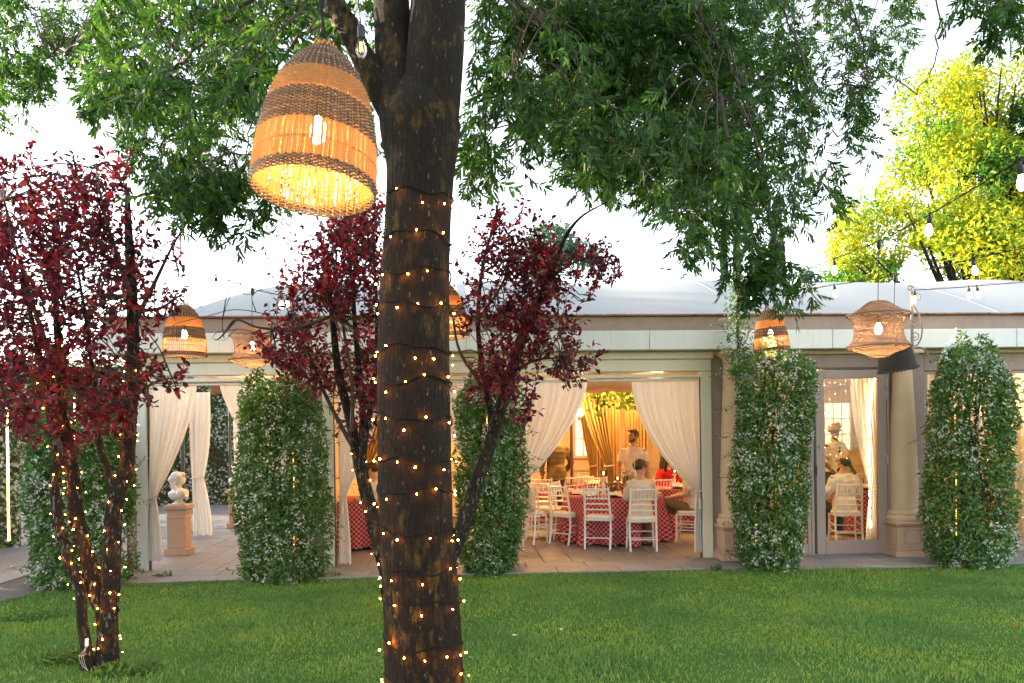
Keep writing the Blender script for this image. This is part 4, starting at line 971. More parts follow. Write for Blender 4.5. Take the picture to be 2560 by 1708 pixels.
bg_tree('golden tree with low sun put into its leaf colour, behind the roof and the string lights', (at(2440, 1000, YT).x, YT, 0),
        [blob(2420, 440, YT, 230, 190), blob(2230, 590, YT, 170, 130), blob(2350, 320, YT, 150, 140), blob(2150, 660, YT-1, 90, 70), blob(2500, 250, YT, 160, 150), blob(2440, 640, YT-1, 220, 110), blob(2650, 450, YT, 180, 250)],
        'sun_yellow_leaf', 42000, .165, 71, .28, gap=-.28, gs=1.25)
bg_tree('dark green tree standing behind the golden tree', (at(2560, 1000, 27).x, 27, 0),
        [blob(2530, 330, 23.0, 110, 160), blob(2600, 560, 26, 160, 160), blob(2490, 600, 25.0, 110, 90), blob(2440, 250, 23.0, 70, 60)], 'green_leaf', 20000, .18, 72, .25)
bg_tree('small pale blue-green tree behind the roof by the red plum', (at(1400, 1000, 30).x, 30, 0), [blob(1385, 620, 30, 70, 60), blob(1440, 655, 30, 60, 45), blob(1350, 660, 30, 60, 40)], 'blue_leaf', 3800, .2, 73, .15)
bg_tree('low blue-green tree at the foot of the golden tree', (at(2090, 1000, 29).x, 29, 0), [blob(2090, 610, 29, 45, 60), blob(2060, 680, 29, 60, 40), blob(2150, 650, 29, 60, 60)], 'blue_leaf', 3600, .2, 74, .15)
def cypress(px, Y, ptop, w, seed, label):
    top = at(px, ptop, Y).z; rng = np.random.default_rng(seed); base = Vector((at(px, 1090, Y).x, Y, 0)); t = thing('cypress', label, 'tree', base); n = 5200
    z = rng.uniform(.4, top, n); k = z/top; r = w*np.minimum(1, np.minimum((1-k)*2.6+.12, .6+k*2))*(1+.12*np.sin(z*5+seed)); a = rng.uniform(0, 2*PI, n); q = 1-.4*rng.random(n)**1.5
    P = np.stack([np.cos(a)*r*q, np.sin(a)*r*q, z], 1); O = np.stack([np.cos(a), np.sin(a), np.zeros(n)], 1)
    V, Fc = leaf_arrays(P, unit(O*.35+np.array([0,0,1])+rng.normal(size=(n,3))*.25), O, rng.uniform(.12, .22, n), rng.uniform(.03, .06, n)); tag(np_mesh('crown', V, Fc, M['cypress_leaf'], t), kind='stuff')
    MB().tube([(0,0,-.02), (0,0,top*.5), (0,0,top*.9)], [.12,.08,.02], 10).build('trunk', M['plum_bark'], t, True)
for px, pt, w, lab in ((1816, 590, .2, 'slim cypress with a bare reddish foot showing above the roof'), (1848, 575, .19, 'dark slim cypress close beside its reddish-footed neighbour'), (1940, 560, .24, 'tall cypress with a golden left edge above the roof'), (1960, 580, .2, 'dark cypress leaning against the golden-edged one')):
    cypress(px, 27, pt, w, int(px), lab)
# dense trees added outside the left edge of the view: they keep the low sun off the lawn
for i, (x, y, h, r) in enumerate(((-13.5, 11.6, 7.0, 2.3), (-15.0, 15.5, 8.2, 2.7), (-22.0, 20.5, 9.5, 3.2), (-13.0, 8.2, 6.8, 2.1))):
    bg_tree(['broad unseen tree added beyond the path to screen the low sun', 'tall unseen tree added beside its broad neighbour to screen the low sun', 'tallest unseen tree added far down the paved path to screen the low sun', 'round unseen tree added where the path turns to screen the low sun'][i], (x, y, 0),
            [((x, y, h*.62), r, r, h*.38), ((x+.6, y-.5, h*.35), r*.95, r*.95, h*.34), ((x-.7, y+.6, h*.5), r, r, h*.4)], 'green_leaf', 5200, .32, 80+i, .22, 'sun_screen_tree', -.9, 1.0, False)

# ================================================================== GRASS
def grass():
    rng = np.random.default_rng(5); N0 = 320000
    x = rng.uniform(-6.4, 8.2, N0); y = 4.6 + (10.12-4.6)*rng.random(N0)**.8
    edge = np.interp(x, [-12,-7.5,-5.7,-5.1,-4.9,-4.55,-3.9,1.2,5.8,16], [5,6.5,8.2,9.2,9.72,9.98,10.06,10.06,9.88,9.80])
    keep = (y < edge+.035*np.sin(x*7)*np.sin(x*17+1)+.02*np.sin(x*41)+.02) & (rng.random(N0) < np.clip(.62+.5*lump(np.stack([x, y, x*0], 1), 2.3, 19), .3, 1)) & (np.abs(x) < y*.74+.6)
    x, y = x[keep], y[keep]; n = len(x); P = np.stack([x, y, np.full(n, -.002)], 1)
    L = rng.uniform(.018, .042, n)*(1+.38*lump(P, 3.0, 9)) + .004 + .035*rng.random(n)**3*(y > edge[keep]-.12)
    a = rng.uniform(0, 2*PI, n); tilt = rng.uniform(.1, .75, n)
    D = np.stack([np.cos(a)*tilt, np.sin(a)*tilt, np.ones(n)], 1); D = unit(D)
    S = unit(np.cross(D, rand_unit(n, rng))); W = rng.uniform(.0026, .0050, n)[:,None]
    m1 = P + D*(L*.55)[:,None]; tip = P + D*L[:,None] + np.stack([np.cos(a), np.sin(a), -np.ones(n)*.3], 1)*(L*.3*tilt)[:,None]
    V = np.stack([P-S*W, P+S*W, m1+S*W*.8, m1-S*W*.8, tip], 1).reshape(-1, 3); b = (np.arange(n)*5)[:,None]
    q = np.concatenate([b+np.array([0,1,2,3]), b+np.array([3,2,4,4])], 0)
    F3 = np.concatenate([b+np.array([0,1,2]), b+np.array([0,2,3]), b+np.array([3,2,4])], 0)
    mt = mat_leaf('grass_blade', [(0, (.090,.185,.038)), (.5, (.155,.295,.056)), (.85, (.22,.37,.074)), (1, (.36,.36,.13))], .45, .45, None, .35, tint=(.8, (1.32,1.14,.85), (.66,.80,.82)))
    o = np_mesh('grass', V, F3, mt); return tag(o, 'short mown green grass covering the lawn', 'grass', kind='stuff')
grass()

# ================================================================== WOVEN LANTERNS
def mat_cane(name, col, tcol, trans):
    mt, nt, b = new_mat(name); v = coords(nt, 'Object'); n = noise(nt, v, 45, 3)
    c = ramp(nt, n, [(.3, [x*.65 for x in col]), (.7, col)]); nt.links.new(c, b.inputs['Base Color']); b.inputs['Roughness'].default_value = .75
    tr_ = nt.nodes.new('ShaderNodeBsdfTranslucent'); tr_.inputs[0].default_value = (*tcol, 1)
    ms = nt.nodes.new('ShaderNodeMixShader'); ms.inputs[0].default_value = trans
    nt.links.new(b.outputs[0], ms.inputs[1]); nt.links.new(tr_.outputs[0], ms.inputs[2]); nt.links.new(ms.outputs[0], nt.nodes['Material Output'].inputs[0]); return mt
M['cane_nat'] = mat_cane('natural_cane', (.54,.31,.115), (.77,.42,.135), .45)
M['cane_dark'] = mat_cane('dark_cane', (.10,.075,.058), (.2,.1,.04), .12)
M['cane_pale'] = mat_cane('pale_rope', (.36,.26,.19), (.55,.32,.18), .32)
M['cane_black'] = mat_cane('black_wicker', (.045,.035,.032), (.05,.03,.02), .05)
H_B = .62
def bell_r(z):
    zs = [0, .05, .13, .22, .32, .42, .50, .56, .60, .62]; rs = [.250, .2505, .248, .240, .224, .196, .160, .118, .082, .062]
    return float(np.interp(z, zs, rs))
def woven(z0, z1, rfun, pitch=.0095, tube=.0056, ncane=36, seg=108, sides=4, jitter=.0):
    """stacked strands that pass in front of and behind the canes"""
    V = []; Fc = []; row = 0; z = z0+tube; rng = random.Random(3)
    while z < z1:
        r = rfun(z); a = np.linspace(0, 2*PI, seg, endpoint=False); rr = r + .0048*np.cos(ncane*a+(PI if row % 2 else 0)); zj = z + rng.uniform(-.0012, .0012) + .0012*np.sin(a*3+row)
        b = len(V)*0 + row*seg*sides
        ring = np.zeros((seg, sides, 3))
        for k in range(sides):
            q = 2*PI*k/sides+.4; R2 = rr + math.cos(q)*tube*.75; ring[:, k] = np.stack([R2*np.cos(a), R2*np.sin(a), zj+math.sin(q)*tube], 1)
        V.append(ring.reshape(-1, 3)); i = np.arange(seg); j = (i+1) % seg
        for k in range(sides):
            k2 = (k+1) % sides; Fc.append(np.stack([b+i*sides+k, b+j*sides+k, b+j*sides+k2, b+i*sides+k2], 1))
        row += 1; z += pitch
    return np.concatenate(V), np.concatenate(Fc)
def np_me(name, V, Fc, mat):
    o = np_mesh(name, V, Fc, mat, None, True); me = o.data; bpy.data.objects.remove(o); return me
BELL = {}
for nm, z0, z1, mt in (('rim_band', 0, .05, 'cane_dark'), ('slat_ring', .118, .128, 'cane_nat'), ('wide_band', .205, .345, 'cane_dark'), ('natural_band', .355, .455, 'cane_nat'), ('cap_band', .458, .612, 'cane_dark')):
    V, Fc = woven(z0, z1, bell_r, pitch=.0070 if nm in ('rim_band', 'wide_band', 'slat_ring') else .0078, tube=.0040, ncane=48, seg=144); BELL[nm] = np_me(nm, V, Fc, M[mt])
cane_pts = [(bell_r(z), 0, z) for z in np.linspace(.004, .615, 15)]
BELL['cane'] = MB().tube(cane_pts, .0036, 5, True).mesh('cane', M['cane_nat'])
BELL['fine'] = MB().tube([(bell_r(z)-.001, 0, z) for z in np.linspace(.03, .46, 11)], .0042, 4, True).mesh('cane', M['cane_nat'])
def bulb_parts(parent, z, lit=True, s=1.0, energy=1.2, col=(1.0,.60,.24), light=True):
    sk = MB().lathe([(.016*s, z), (.019*s, z+.01*s), (.019*s, z+.05*s), (.008*s, z+.065*s)], 12).build('socket', M['black_plastic'], parent, True)
    prof = [(.0015, z-.098*s), (.018*s, z-.094*s), (.029*s, z-.075*s), (.0315*s, z-.055*s), (.027*s, z-.035*s), (.0165*s, z-.010*s), (.014*s, z+.002*s)]
    gl = MB().lathe(prof, 16).build('bulb', M['bulb_lit'] if lit == 2 else M['bulb_glass'], sk, True)
    if lit != 2:
        fl = MB()
        for k in range(4):
            a = k*PI/2; fl.tube([(.006*s*math.cos(a), .006*s*math.sin(a), z-.02*s), (.011*s*math.cos(a), .011*s*math.sin(a), z-.072*s)], .0022*s if lit else .001*s, 5)
        fl.build('filament', M['filament'] if lit else M['filament_dim'], gl)
    if light:
        l = bpy.data.lights.new('bulb_light', 'POINT'); l.energy = energy; l.color = col; l.shadow_soft_size = .03
        lo = bpy.data.objects.new('bulb_light', l); link(lo, parent); lo.location = (0, 0, z-.055*s)
    return sk
M['filament_dim'] = mat_emit('dim_filament', (.9,.55,.2), .7)
M['core_lit'] = mat_emit('glowing_bulb', (1.0,.74,.40), 34)
def lantern_bulb(parent, z, energy, s=1.0):
    sk = MB().lathe([(.017*s, z), (.02*s, z+.012*s), (.02*s, z+.06*s), (.008*s, z+.075*s)], 12).build('socket', M['black_plastic'], parent, True)
    MB().lathe([(.0015, z-.098*s), (.018*s, z-.094*s), (.029*s, z-.075*s), (.0315*s, z-.055*s), (.027*s, z-.035*s), (.0165*s, z-.010*s), (.014*s, z+.002*s)], 14).build('bulb', M['core_lit'], sk, True)
    l = bpy.data.lights.new('bulb_light', 'POINT'); l.energy = energy; l.color = (1.0, .55, .2); l.shadow_soft_size = .035
    lo = bpy.data.objects.new('bulb_light', l); link(lo, parent); lo.location = (0, 0, z-.16*s)
def cord_to(t, top_world, zlocal, r=.0032, name='cord'):
    bpy.context.view_layer.update()
    inv = (Matrix.Translation(t.location) @ t.rotation_euler.to_matrix().to_4x4() @ Matrix.Diagonal((*t.scale, 1))).inverted()
    e = inv @ Vector(top_world); MB().tube([(0, 0, zlocal), ((0+e.x)*.02, e.y*.02, zlocal+.03), e], r/t.scale.x, 6).build(name, M['black_wire'], t, True)
def bell_lantern(px, py, Y, R, label, top, tilt=(0, 0), energy=2.0, ncane=72, group=None, fine=2):
    c = at(px, py, Y); t = thing('woven_lantern', label, 'lantern', c, 0, group); s = R/.25; t.scale = (s, s, s); t.rotation_euler = (tilt[0], tilt[1], 0)
    for nm in ('rim_band', 'slat_ring', 'wide_band', 'natural_band', 'cap_band'): inst(nm, BELL[nm], t)
    for k in range(ncane): inst('cane', BELL['cane'] if k % fine == 0 else BELL['fine'], t, (0, 0, 0), (0, 0, 2*PI*k/ncane+random.uniform(-.012, .012)))
    fr = MB()
    for k in range(14): a = k*.45; fr.tube([(.06*math.cos(a), .06*math.sin(a), .61), (.045*math.cos(a+.3), .045*math.sin(a+.3), .64+random.uniform(0, .02)), (.03*math.cos(a+.9), .03*math.sin(a+.9), .63)], .004, 4)
    tag(fr.build('frayed_ends', M['cane_nat'], t), kind='stuff')
    lantern_bulb(t, .33, energy*1.0, 1.15); MB().tube([(0,0,.40), (0,0,.66)], .004, 6).build('flex', M['black_wire'], t, True)
    if top is not None: cord_to(t, top, .655, .0032 if Y > 5 else .0048)
    return t
LN = 3.0
big = bell_lantern(783, 482, 3.12, .234, 'large banded wicker lantern hanging close beside the ash trunk', at(745, -420, 3.25), (RAD(-7), RAD(4)), LN*.8, 180, None, 4)
S2 = 9.55
bell_lantern(462, 892, S2, .242, 'banded wicker lantern glowing orange over the portico with the busts', at(458, 668, S2), (0, 0), LN, 64)
bell_lantern(1118, 846, 8.6, .235, 'banded wicker lantern half hidden behind the ash trunk', at(1116, 690, 8.6), (0, RAD(-4)), LN, 64)
bell_lantern(1931, 878, 9.6, .205, 'small grey-banded wicker lantern beside the climbing jasmine strand', at(1929, 716, 9.6), (RAD(0), RAD(-5)), LN*.6, 64)

def drum_profile(): return [(.075, .50), (.085, .503), (.15, .455), (.21, .415), (.275, .388), (.285, .378), (.262, .368), (.232, .33), (.218, .27), (.214, .22), (.220, .17), (.240, .12), (.270, .09), (.290, .075), (.280, .066), (.20, .035), (.13, .005), (.085, -.02)]
DR = drum_profile(); dz = [p[1] for p in DR][::-1]; drr = [p[0] for p in DR][::-1]
def drum_r(z): return float(np.interp(z, dz, drr))
V, Fc = woven(-.018, .50, drum_r, pitch=.0098, tube=.0043, ncane=44, seg=132, sides=4); DRUM = np_me('woven_shade', V, Fc, M['cane_pale'])
V2, Fc2 = None, None
DRUM_SKIN = MB().lathe([(drum_r(z)-.004, z) for z in np.linspace(-.018, .498, 40)], 66, cap=False).mesh('lining', M['cane_pale'], True)
def torus(r, z, t, n=60): return MB().tube([(r*math.cos(a), r*math.sin(a), z) for a in np.linspace(0, 2*PI, n)], t, 6, False)
def drum_lantern(px, py, Y, s, label, top, energy):
    c = at(px, py, Y); t = thing('drum_lantern', label, 'lantern', c); t.scale = (s, s, s)
    inst('woven_shade', DRUM, t)
    for r, z, q in ((.284, .38, .010), (.290, .076, .011), (.082, -.02, .008), (.078, .502, .007)): torus(r, z, q).build('hoop', M['cane_pale'], t, True)
    lantern_bulb(t, .30, energy, 1.1); MB().tube([(0,0,.36), (0,0,.53)], .004, 6).build('flex', M['black_wire'], t, True)
    cord_to(t, top, .52); return t
drum_lantern(2197, 886, 7.45, 1.0, 'large pink-grey rope lantern with flared rims over the stone column', at(2197, 612, 7.45), LN*.6)
drum_lantern(632, 915, S2, .93, 'pale rope lantern with flared rims beside the red plum leaves', at(630, 728, S2), LN*.8)
# dark basket lantern
def bk_r(z): return .205-.05*(z/.27)
V, Fc = woven(.0, .29, lambda z: .205-.16*z, pitch=.011, tube=.0068, ncane=30, seg=90, sides=4)
cb = at(2245, 924, 8.9); t = thing('wicker_basket_lantern', 'small black wicker lantern with a braided rim behind the rope lantern', 'lantern', cb); t.rotation_euler = (RAD(4), RAD(-11), 0)
BASK = np_me('woven_shade', V, Fc, M['cane_black']); inst('woven_shade', BASK, t)
br = MB()
for k in range(34):
    a = 2*PI*k/34; p = lambda q, dz_, dr: ((.207+dr)*math.cos(q), (.207+dr)*math.sin(q), dz_)
    br.tube([p(a-.12, -.008, .0), p(a, .006, .012), p(a+.12, -.006, .0)], .010, 5)
br.build('braided_rim', M['cane_black'], t, True)
MB().lathe([(.158, .285), (.12, .31), (.05, .33), (.01, .335)], 30).build('top_cap', M['cane_black'], t, True); cord_to(t, at(2237, 700, 8.9), .33)

# ================================================================== FESTOON STRINGS
def festoon(label, pts, bulbs, twist=True, energy=.7, sag=True):
    base = Vector(pts[0]); P = crv([Vector(p)-base for p in pts], 14); t = thing('string_lights', label, 'string lights', base)
    MB().tube(P, .0042, 6).build('cable', M['black_wire'], t, True)
    MB().tube([p+Vector((0, .008*math.sin(k*.9), .010+.006*math.cos(k*.7))) for k, p in enumerate(P)], .0022, 5).build('support_wire', M['black_wire'], t, True)
    for b in bulbs:
        w = Vector(b[:3])-base; h = Vector((*w,)); 
        e = bpy.data.objects.new('bulb_drop', MB().tube([(0,0,.02), (0,0,-.03)], .006, 6).mesh('bulb_drop', M['black_wire'])); link(e, t); e.location = h; e.rotation_euler = (random.uniform(-.15,.15), random.uniform(-.2,.2), 0)
        bs = .95*(b[3] if len(b) > 3 else 1)
        MB().lathe([(.019*bs, -.085*bs), (.021*bs, -.08*bs), (.021*bs, -.03*bs), (.01*bs, -.02*bs), (.006, 0)], 12).build('socket', M['black_plastic'], e, True)
        MB().lathe([(.0015, -.185*bs), (.018*bs, -.181*bs), (.029*bs, -.163*bs), (.031*bs, -.143*bs), (.026*bs, -.12*bs), (.017*bs, -.098*bs), (.015*bs, -.084*bs)], 14).build('bulb', M['bulb_lit'], e, True)
    return t
def w3(px, py, Y): return tuple(at(px, py, Y))
festoon('bulb string rising from the climbing jasmine past the golden tree', [w3(1850, 712, 10.3), w3(1966, 690, 9.6), w3(2085, 648, 8.6), w3(2197, 603, 7.45), w3(2323, 537, 6.2), w3(2440, 468, 5.2), w3(2600, 372, 4.3)],
        [(*w3(2085, 648, 8.6),), (*w3(2325, 536, 6.2),), (*w3(2549, 403, 4.6),)])
festoon('bulb string crossing low in front of the white tented roof', [w3(1850, 728, 10.2), w3(1990, 726, 9.9), w3(2085, 713, 9.6), w3(2237, 690, 8.9), w3(2345, 670, 8.2), w3(2430, 648, 7.6), w3(2600, 612, 6.6)],
        [(*w3(1880, 730, 10.1), .9), (*w3(1972, 728, 9.9), .9), (*w3(2085, 712, 9.6), .9), (*w3(2431, 647, 7.6), .95)])
festoon('bulb string stretched out from the scrolled iron bracket', [w3(2288, 726, 10.45), w3(2400, 719, 10.2), w3(2480, 712, 10.0), w3(2620, 702, 9.8)],
        [(*w3(2287, 726, 10.4), .95), (*w3(2422, 718, 10.2), .9), (*w3(2442, 716, 10.1), .9)])
festoon('bulb string sagging between the plums and the pale lanterns', [w3(300, 590, 8.6), w3(400, 640, 9.2), w3(458, 664, S2), w3(540, 690, S2), w3(631, 722, S2), w3(702, 738, 9.5), w3(820, 752, 9.4), w3(960, 752, 9.3)],
        [(*w3(540, 690, S2), .9), (*w3(702, 738, 9.5), .9), (*w3(716, 740, 9.5), .8)])
festoon('bulb string running out from behind the ash trunk', [w3(1080, 560, 7.2), w3(1135, 640, 8.0), w3(1170, 700, 8.8), w3(1230, 728, 10.3)], [(*w3(1143, 652, 8.1), .9), (*w3(1168, 697, 8.8), .9)])
# plugs on the strings that the lantern cords hang from
for px, py, Y, nm in ((2197, 603, 7.45, 'rope lantern'), (2237, 690, 8.9, 'black wicker lantern'), (458, 664, S2, 'orange wicker lantern'), (631, 722, S2, 'pale rope lantern'), (1929, 712, 9.6, 'small wicker lantern'), (1116, 682, 8.6, 'half hidden lantern')):
    p = at(px, py, Y); o = MB().lathe([(.006, .012), (.02, .0), (.022, -.05), (.012, -.075), (.005, -.09)], 12).build('cord_connector', M['black_plastic'], None, True, p); tag(o, 'black cord connector above the '+nm, 'connector', 'cord connectors on the strings')
# one unlit bulb hung by the fork of the ash
p0 = at(902, 62, 4.28); t = thing('hanging_bulb', 'single unlit clear bulb in a black socket beside the ash fork', 'light bulb', p0)
MB().tube(crv([(0,0,0), (-.01,.02,.10), (-.05,.1,.45)], 6), .0035, 6).build('cord', M['black_wire'], t, True)
MB().lathe([(.017, -.075), (.020, -.07), (.020, -.01), (.012, 0), (.005, .004)], 14).build('socket', M['black_plastic'], t, True)
g = MB().lathe([(.0015, -.175), (.018, -.171), (.029, -.152), (.0315, -.133), (.026, -.108), (.017, -.085), (.014, -.074)], 20).build('bulb', M['bulb_glass'], t, True)
fl = MB()
for k in range(4): a = k*PI/2+.4; fl.tube([(.005*math.cos(a), .005*math.sin(a), -.09), (.011*math.cos(a), .011*math.sin(a), -.145)], .0012, 5)
fl.build('filament', M['filament_dim'], g)

# ================================================================== FAIRY LIGHTS WOUND ROUND STEMS
FB = MB().ell((0,0,-.004), (.0072,.0072,.0085), 8, 6).mesh('fairy_bulb', M['fairy'], True)
FS = MB().lathe([(.0042, .006), (.0045, .012), (.0028, .034)], 6).mesh('bulb_holder', M['black_wire'], True)
def fairy(label, P, R, z0, z1, pitch, spacing, seed, wire=.004, s=1.0, off=.006, sway=.02):
    rng = random.Random(seed); base = Vector(P[0]); t = thing('fairy_lights', label, 'fairy lights', base)
    zs = np.array([p[2] for p in P]); order = np.argsort(zs); zz = zs[order]
    cx = np.array([P[i][0] for i in order]); cy = np.array([P[i][1] for i in order]); rr = np.array([R[i] for i in order])
    turns = (z1-z0)/pitch; n = int(turns*26); pts = []; dist = 0; nxt = 0; prev = None; ph = rng.uniform(0, 6)
    for i in range(n+1):
        a = -2*PI*turns*i/n + ph; z = z0+(z1-z0)*i/n + sway*math.sin(a+ph) + .02*math.sin(a*.37+seed) + .016*math.sin(a*2.7) + .01*math.sin(a*5.3)
        c = Vector((np.interp(z, zz, cx), np.interp(z, zz, cy), z)); r = float(np.interp(z, zz, rr))*1.02+off
        o_ = Vector((math.cos(a), math.sin(a), 0)); p = c+o_*r-base; pts.append(p)
        if prev is not None: dist += (p-prev).length
        prev = p
        if dist >= nxt:
            nxt = dist + spacing*rng.uniform(.6, 1.4)
            ang = rng.uniform(.1, 1.1); side = Vector((-o_.y, o_.x, 0))
            b = p + o_*(.012+.016*rng.random()*math.sin(ang)) + Vector((0,0,-.036*rng.uniform(-.5, 2.0))) + side*rng.uniform(-.012,.012)
            d = (b-p).normalized(); q = d.to_track_quat('-Z', 'Y').to_euler()
            e = inst('fairy_bulb', FB, t, b, q); sv = s*rng.uniform(.7, 1.15); e.scale = (sv, sv, sv); h = inst('bulb_holder', FS, e)
    MB().tube(pts, wire, 5).build('wire', M['black_wire'], t, True); return t
zt = at(1040, 488, ASH_Y).z
fairy('fairy lights wound round the big ash trunk', ASHP, ASHR, .12, zt, .205, .105, 3, .0048, .62, .004, .035)
for k, (i, zz0, zz1, pi, sp) in enumerate(((0, .55, 2.5, .17, .115), (1, .7, 2.6, .17, .115), (2, .08, 2.45, .17, .115))):
    P, Rr = PL_PATHS[i]; fairy(['fairy lights on the slimmest stem of the path-side plum', 'fairy lights on the middle stem of the path-side plum', 'fairy lights on the thickest stem of the path-side plum'][k], P, Rr, zz0, zz1, pi, sp, 30+k, .0036, .62, .003, .016)
P, Rr = PM_PATHS[0]; fairy('fairy lights on the left stem of the forked plum', P, Rr, .1, 1.7, .2, .16, 41, .0036, .7, .003, .012)

# warm lights strung in the right hand windows
def light_curtain(label, xs, Y, z0, z1, seed, step=.11, r=.0026):
    rng = random.Random(seed); t = thing('light_curtain', label, 'fairy lights', (xs[0], Y, z1)); DOT = MB().ell((0,0,0), (r, r, r*1.3), 6, 4).mesh('bulb', M['fairy_soft'])
    for x in xs:
        s = MB().tube([(x-xs[0], 0, 0), (x-xs[0]+rng.uniform(-.02,.02), 0, z0-z1)], .0008, 3).build('strand', M['rope'], t); z = z1-rng.uniform(.05,.15)
        while z > z0: inst('bulb', DOT, s, (x-xs[0]+rng.uniform(-.006,.006), -.004, z-z1)); z -= step*rng.uniform(.7,1.6)
    return t
M['fairy_soft'] = mat_emit('soft_fairy_bulb', (1.0,.72,.38), 7)
xr = at(2470, 1090, 11.2).x; light_curtain('curtain of tiny lights in front of the sheer curtain', [xr+.13*k for k in range(9)], 11.22, .35, 2.45, 5, .16)
xd = at(2062, 1090, 11.9).x; light_curtain('few strands of tiny lights hanging behind the glass door', [xd+.085*k for k in range(5)], 11.9, 1.3, 2.6, 6, .19)
ld = [at(2187, 945, 11.12), at(2178, 985, 11.12), at(2174, 1050, 11.12), at(2173, 1200, 11.12), at(2175, 1322, 11.12)]  # glowing dashes imitate the LED tube's reflection in the door glass
t = thing('reflection_strip', 'glowing dashes imitating a reflection in the door glass by the pale curtain', 'reflection', ld[0]); Q = crv([p-ld[0] for p in ld], 10)
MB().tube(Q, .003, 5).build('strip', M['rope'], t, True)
for k in range(0, len(Q)-2, 2): MB().tube([Q[k]+Vector((0,-.004,0)), Q[k].lerp(Q[k+2], random.uniform(.5, .9))+Vector((0,-.004,0))], .0075, 6).build('reflection_dash', M['bulb_lit'], t, True)

# ================================================================== IRON BRACKET
def bracket(px, label):
    b = at(px, 884, 10.46); t = thing('iron_bracket', label, 'bracket', b); k = 10.46/F_PX
    q = lambda x, y: Vector(((x-px)*k, 0, (884-y)*k))
    MB().bbox(-.016, .016, -.012, .012, 0, (884-722)*k, .003).build('bar', M['iron'], t)
    MB().bbox(-.06, .06, -.05, .22, -.02, -.001, .003).build('mounting_plate', M['iron'], t)
    def scroll(c, r0, turns, a0, d): return [q(c[0]+math.cos(a0+d*2*PI*turns*i/36)*r0*(1-.8*i/36), c[1]-math.sin(a0+d*2*PI*turns*i/36)*r0*(1-.8*i/36)) for i in range(37)]
    s = px-2281
    def sh(p): return q(p[0]+s, p[1])
    MB().tube(crv([sh(p) for p in ((2284,745),(2290,765),(2302,788),(2308,812),(2306,840),(2296,860),(2284,866))], 8), .010, 6).build('outer_scroll', M['iron'], t, True)
    MB().tube(scroll((2288+s, 806), 14, 1.4, PI*.9, -1), .007, 6).build('scroll', M['iron'], t, True)
    MB().tube(scroll((2289+s, 838), 13, 1.4, PI*1.1, 1), .007, 6).build('scroll', M['iron'], t, True)
    MB().tube(scroll((2294+s, 740), 12, 1.2, PI*.6, -1), .008, 6).build('scroll', M['iron'], t, True)
    MB().tube(scroll((2277+s, 716), 9, 1.2, 0, 1), .009, 6).build('finial_scroll', M['iron'], t, True)
    MB().tube(crv([sh(p) for p in ((2262,884),(2281,872),(2300,868),(2316,876),(2322,890))], 8), .012, 6).build('foot_scroll', M['iron'], t, True)
bracket(2281, 'scrolled pale iron bracket holding a bulb string over the stone column')
bracket(1846, 'scrolled iron bracket overgrown by the climbing jasmine strand')

# ================================================================== BUSTS ON PEDESTALS
def remeshed(mb, voxel, smooth=4):
    me = bpy.data.meshes.new('tmp'); me.from_pydata([tuple(p) for p in mb.v], [], mb.f); o = bpy.data.objects.new('tmp', me); COL.objects.link(o)
    bm = bmesh.new(); bm.from_mesh(me); bmesh.ops.recalc_face_normals(bm, faces=bm.faces[:]); bm.to_mesh(me); bm.free()
    r = o.modifiers.new('r', 'REMESH'); r.mode = 'VOXEL'; r.voxel_size = voxel
    if smooth: s = o.modifiers.new('s', 'SMOOTH'); s.iterations = smooth; s.factor = .5
    dg = bpy.context.evaluated_depsgraph_get(); m2 = bpy.data.meshes.new_from_object(o.evaluated_get(dg)); bpy.data.objects.remove(o)
    m2.polygons.foreach_set('use_smooth', np.ones(len(m2.polygons), dtype=bool)); return m2
def mesh_append(me, mb):
    bm = bmesh.new(); bm.from_mesh(me); vs = [bm.verts.new(p) for p in mb.v]
    for f in mb.f:
        try: fc = bm.faces.new([vs[i] for i in f]); fc.smooth = True
        except ValueError: pass
    bm.to_mesh(me); bm.free()
def bust_mesh():
    b = MB()
    b.ell((0, .0, .365), (.072, .088, .098), 18, 14).ell((0, .03, .325), (.05, .055, .05), 14, 10)          # skull, jaw
    b.ell((0, -.03, .39), (.083, .082, .088), 16, 12).ell((0, -.105, .36), (.042, .04, .045), 12, 8)         # hair, bun
    b.ell((0, .092, .352), (.012, .016, .024), 10, 8).ell((0, .08, .318), (.022, .012, .009), 8, 6)
    for s in (-1, 1):
        b.ell((s*.07, 0, .345), (.012, .02, .026), 8, 6).ell((s*.045, .045, .43), (.04, .04, .03), 10, 8).ell((s*.075, -.02, .40), (.03, .045, .04), 10, 8)
        b.tube(crv([(s*.05, -.08, .32), (s*.065, -.075, .26), (s*.06, -.04, .2)], 5), [.024]*11, 8); b.ell((s*.13, -.01, .165), (.07, .065, .07), 14, 10); b.ell((s*.06, .06, .13), (.06, .05, .055), 14, 10)
    b.tube([(0, -.015, .15), (0, -.01, .24), (0, .0, .33)], [.07, .05, .052], 16)
    b.tube([(0, .0, .075), (0, .0, .12), (0, -.005, .18), (0, -.01, .22)], [.075, .11, .115, .06], 20, True, 1.25)
    b.tube(crv([(-.16, .04, .19), (-.05, .1, .13), (.08, .085, .10), (.16, .0, .14)], 6), .026, 8)
    b.lathe([(.09, 0), (.09, .018), (.07, .028), (.05, .045), (.046, .075), (.06, .10)], 28)
    me = remeshed(b, .0075, 3); me.materials.clear(); me.materials.append(M['marble']); return me
BUST = bust_mesh()
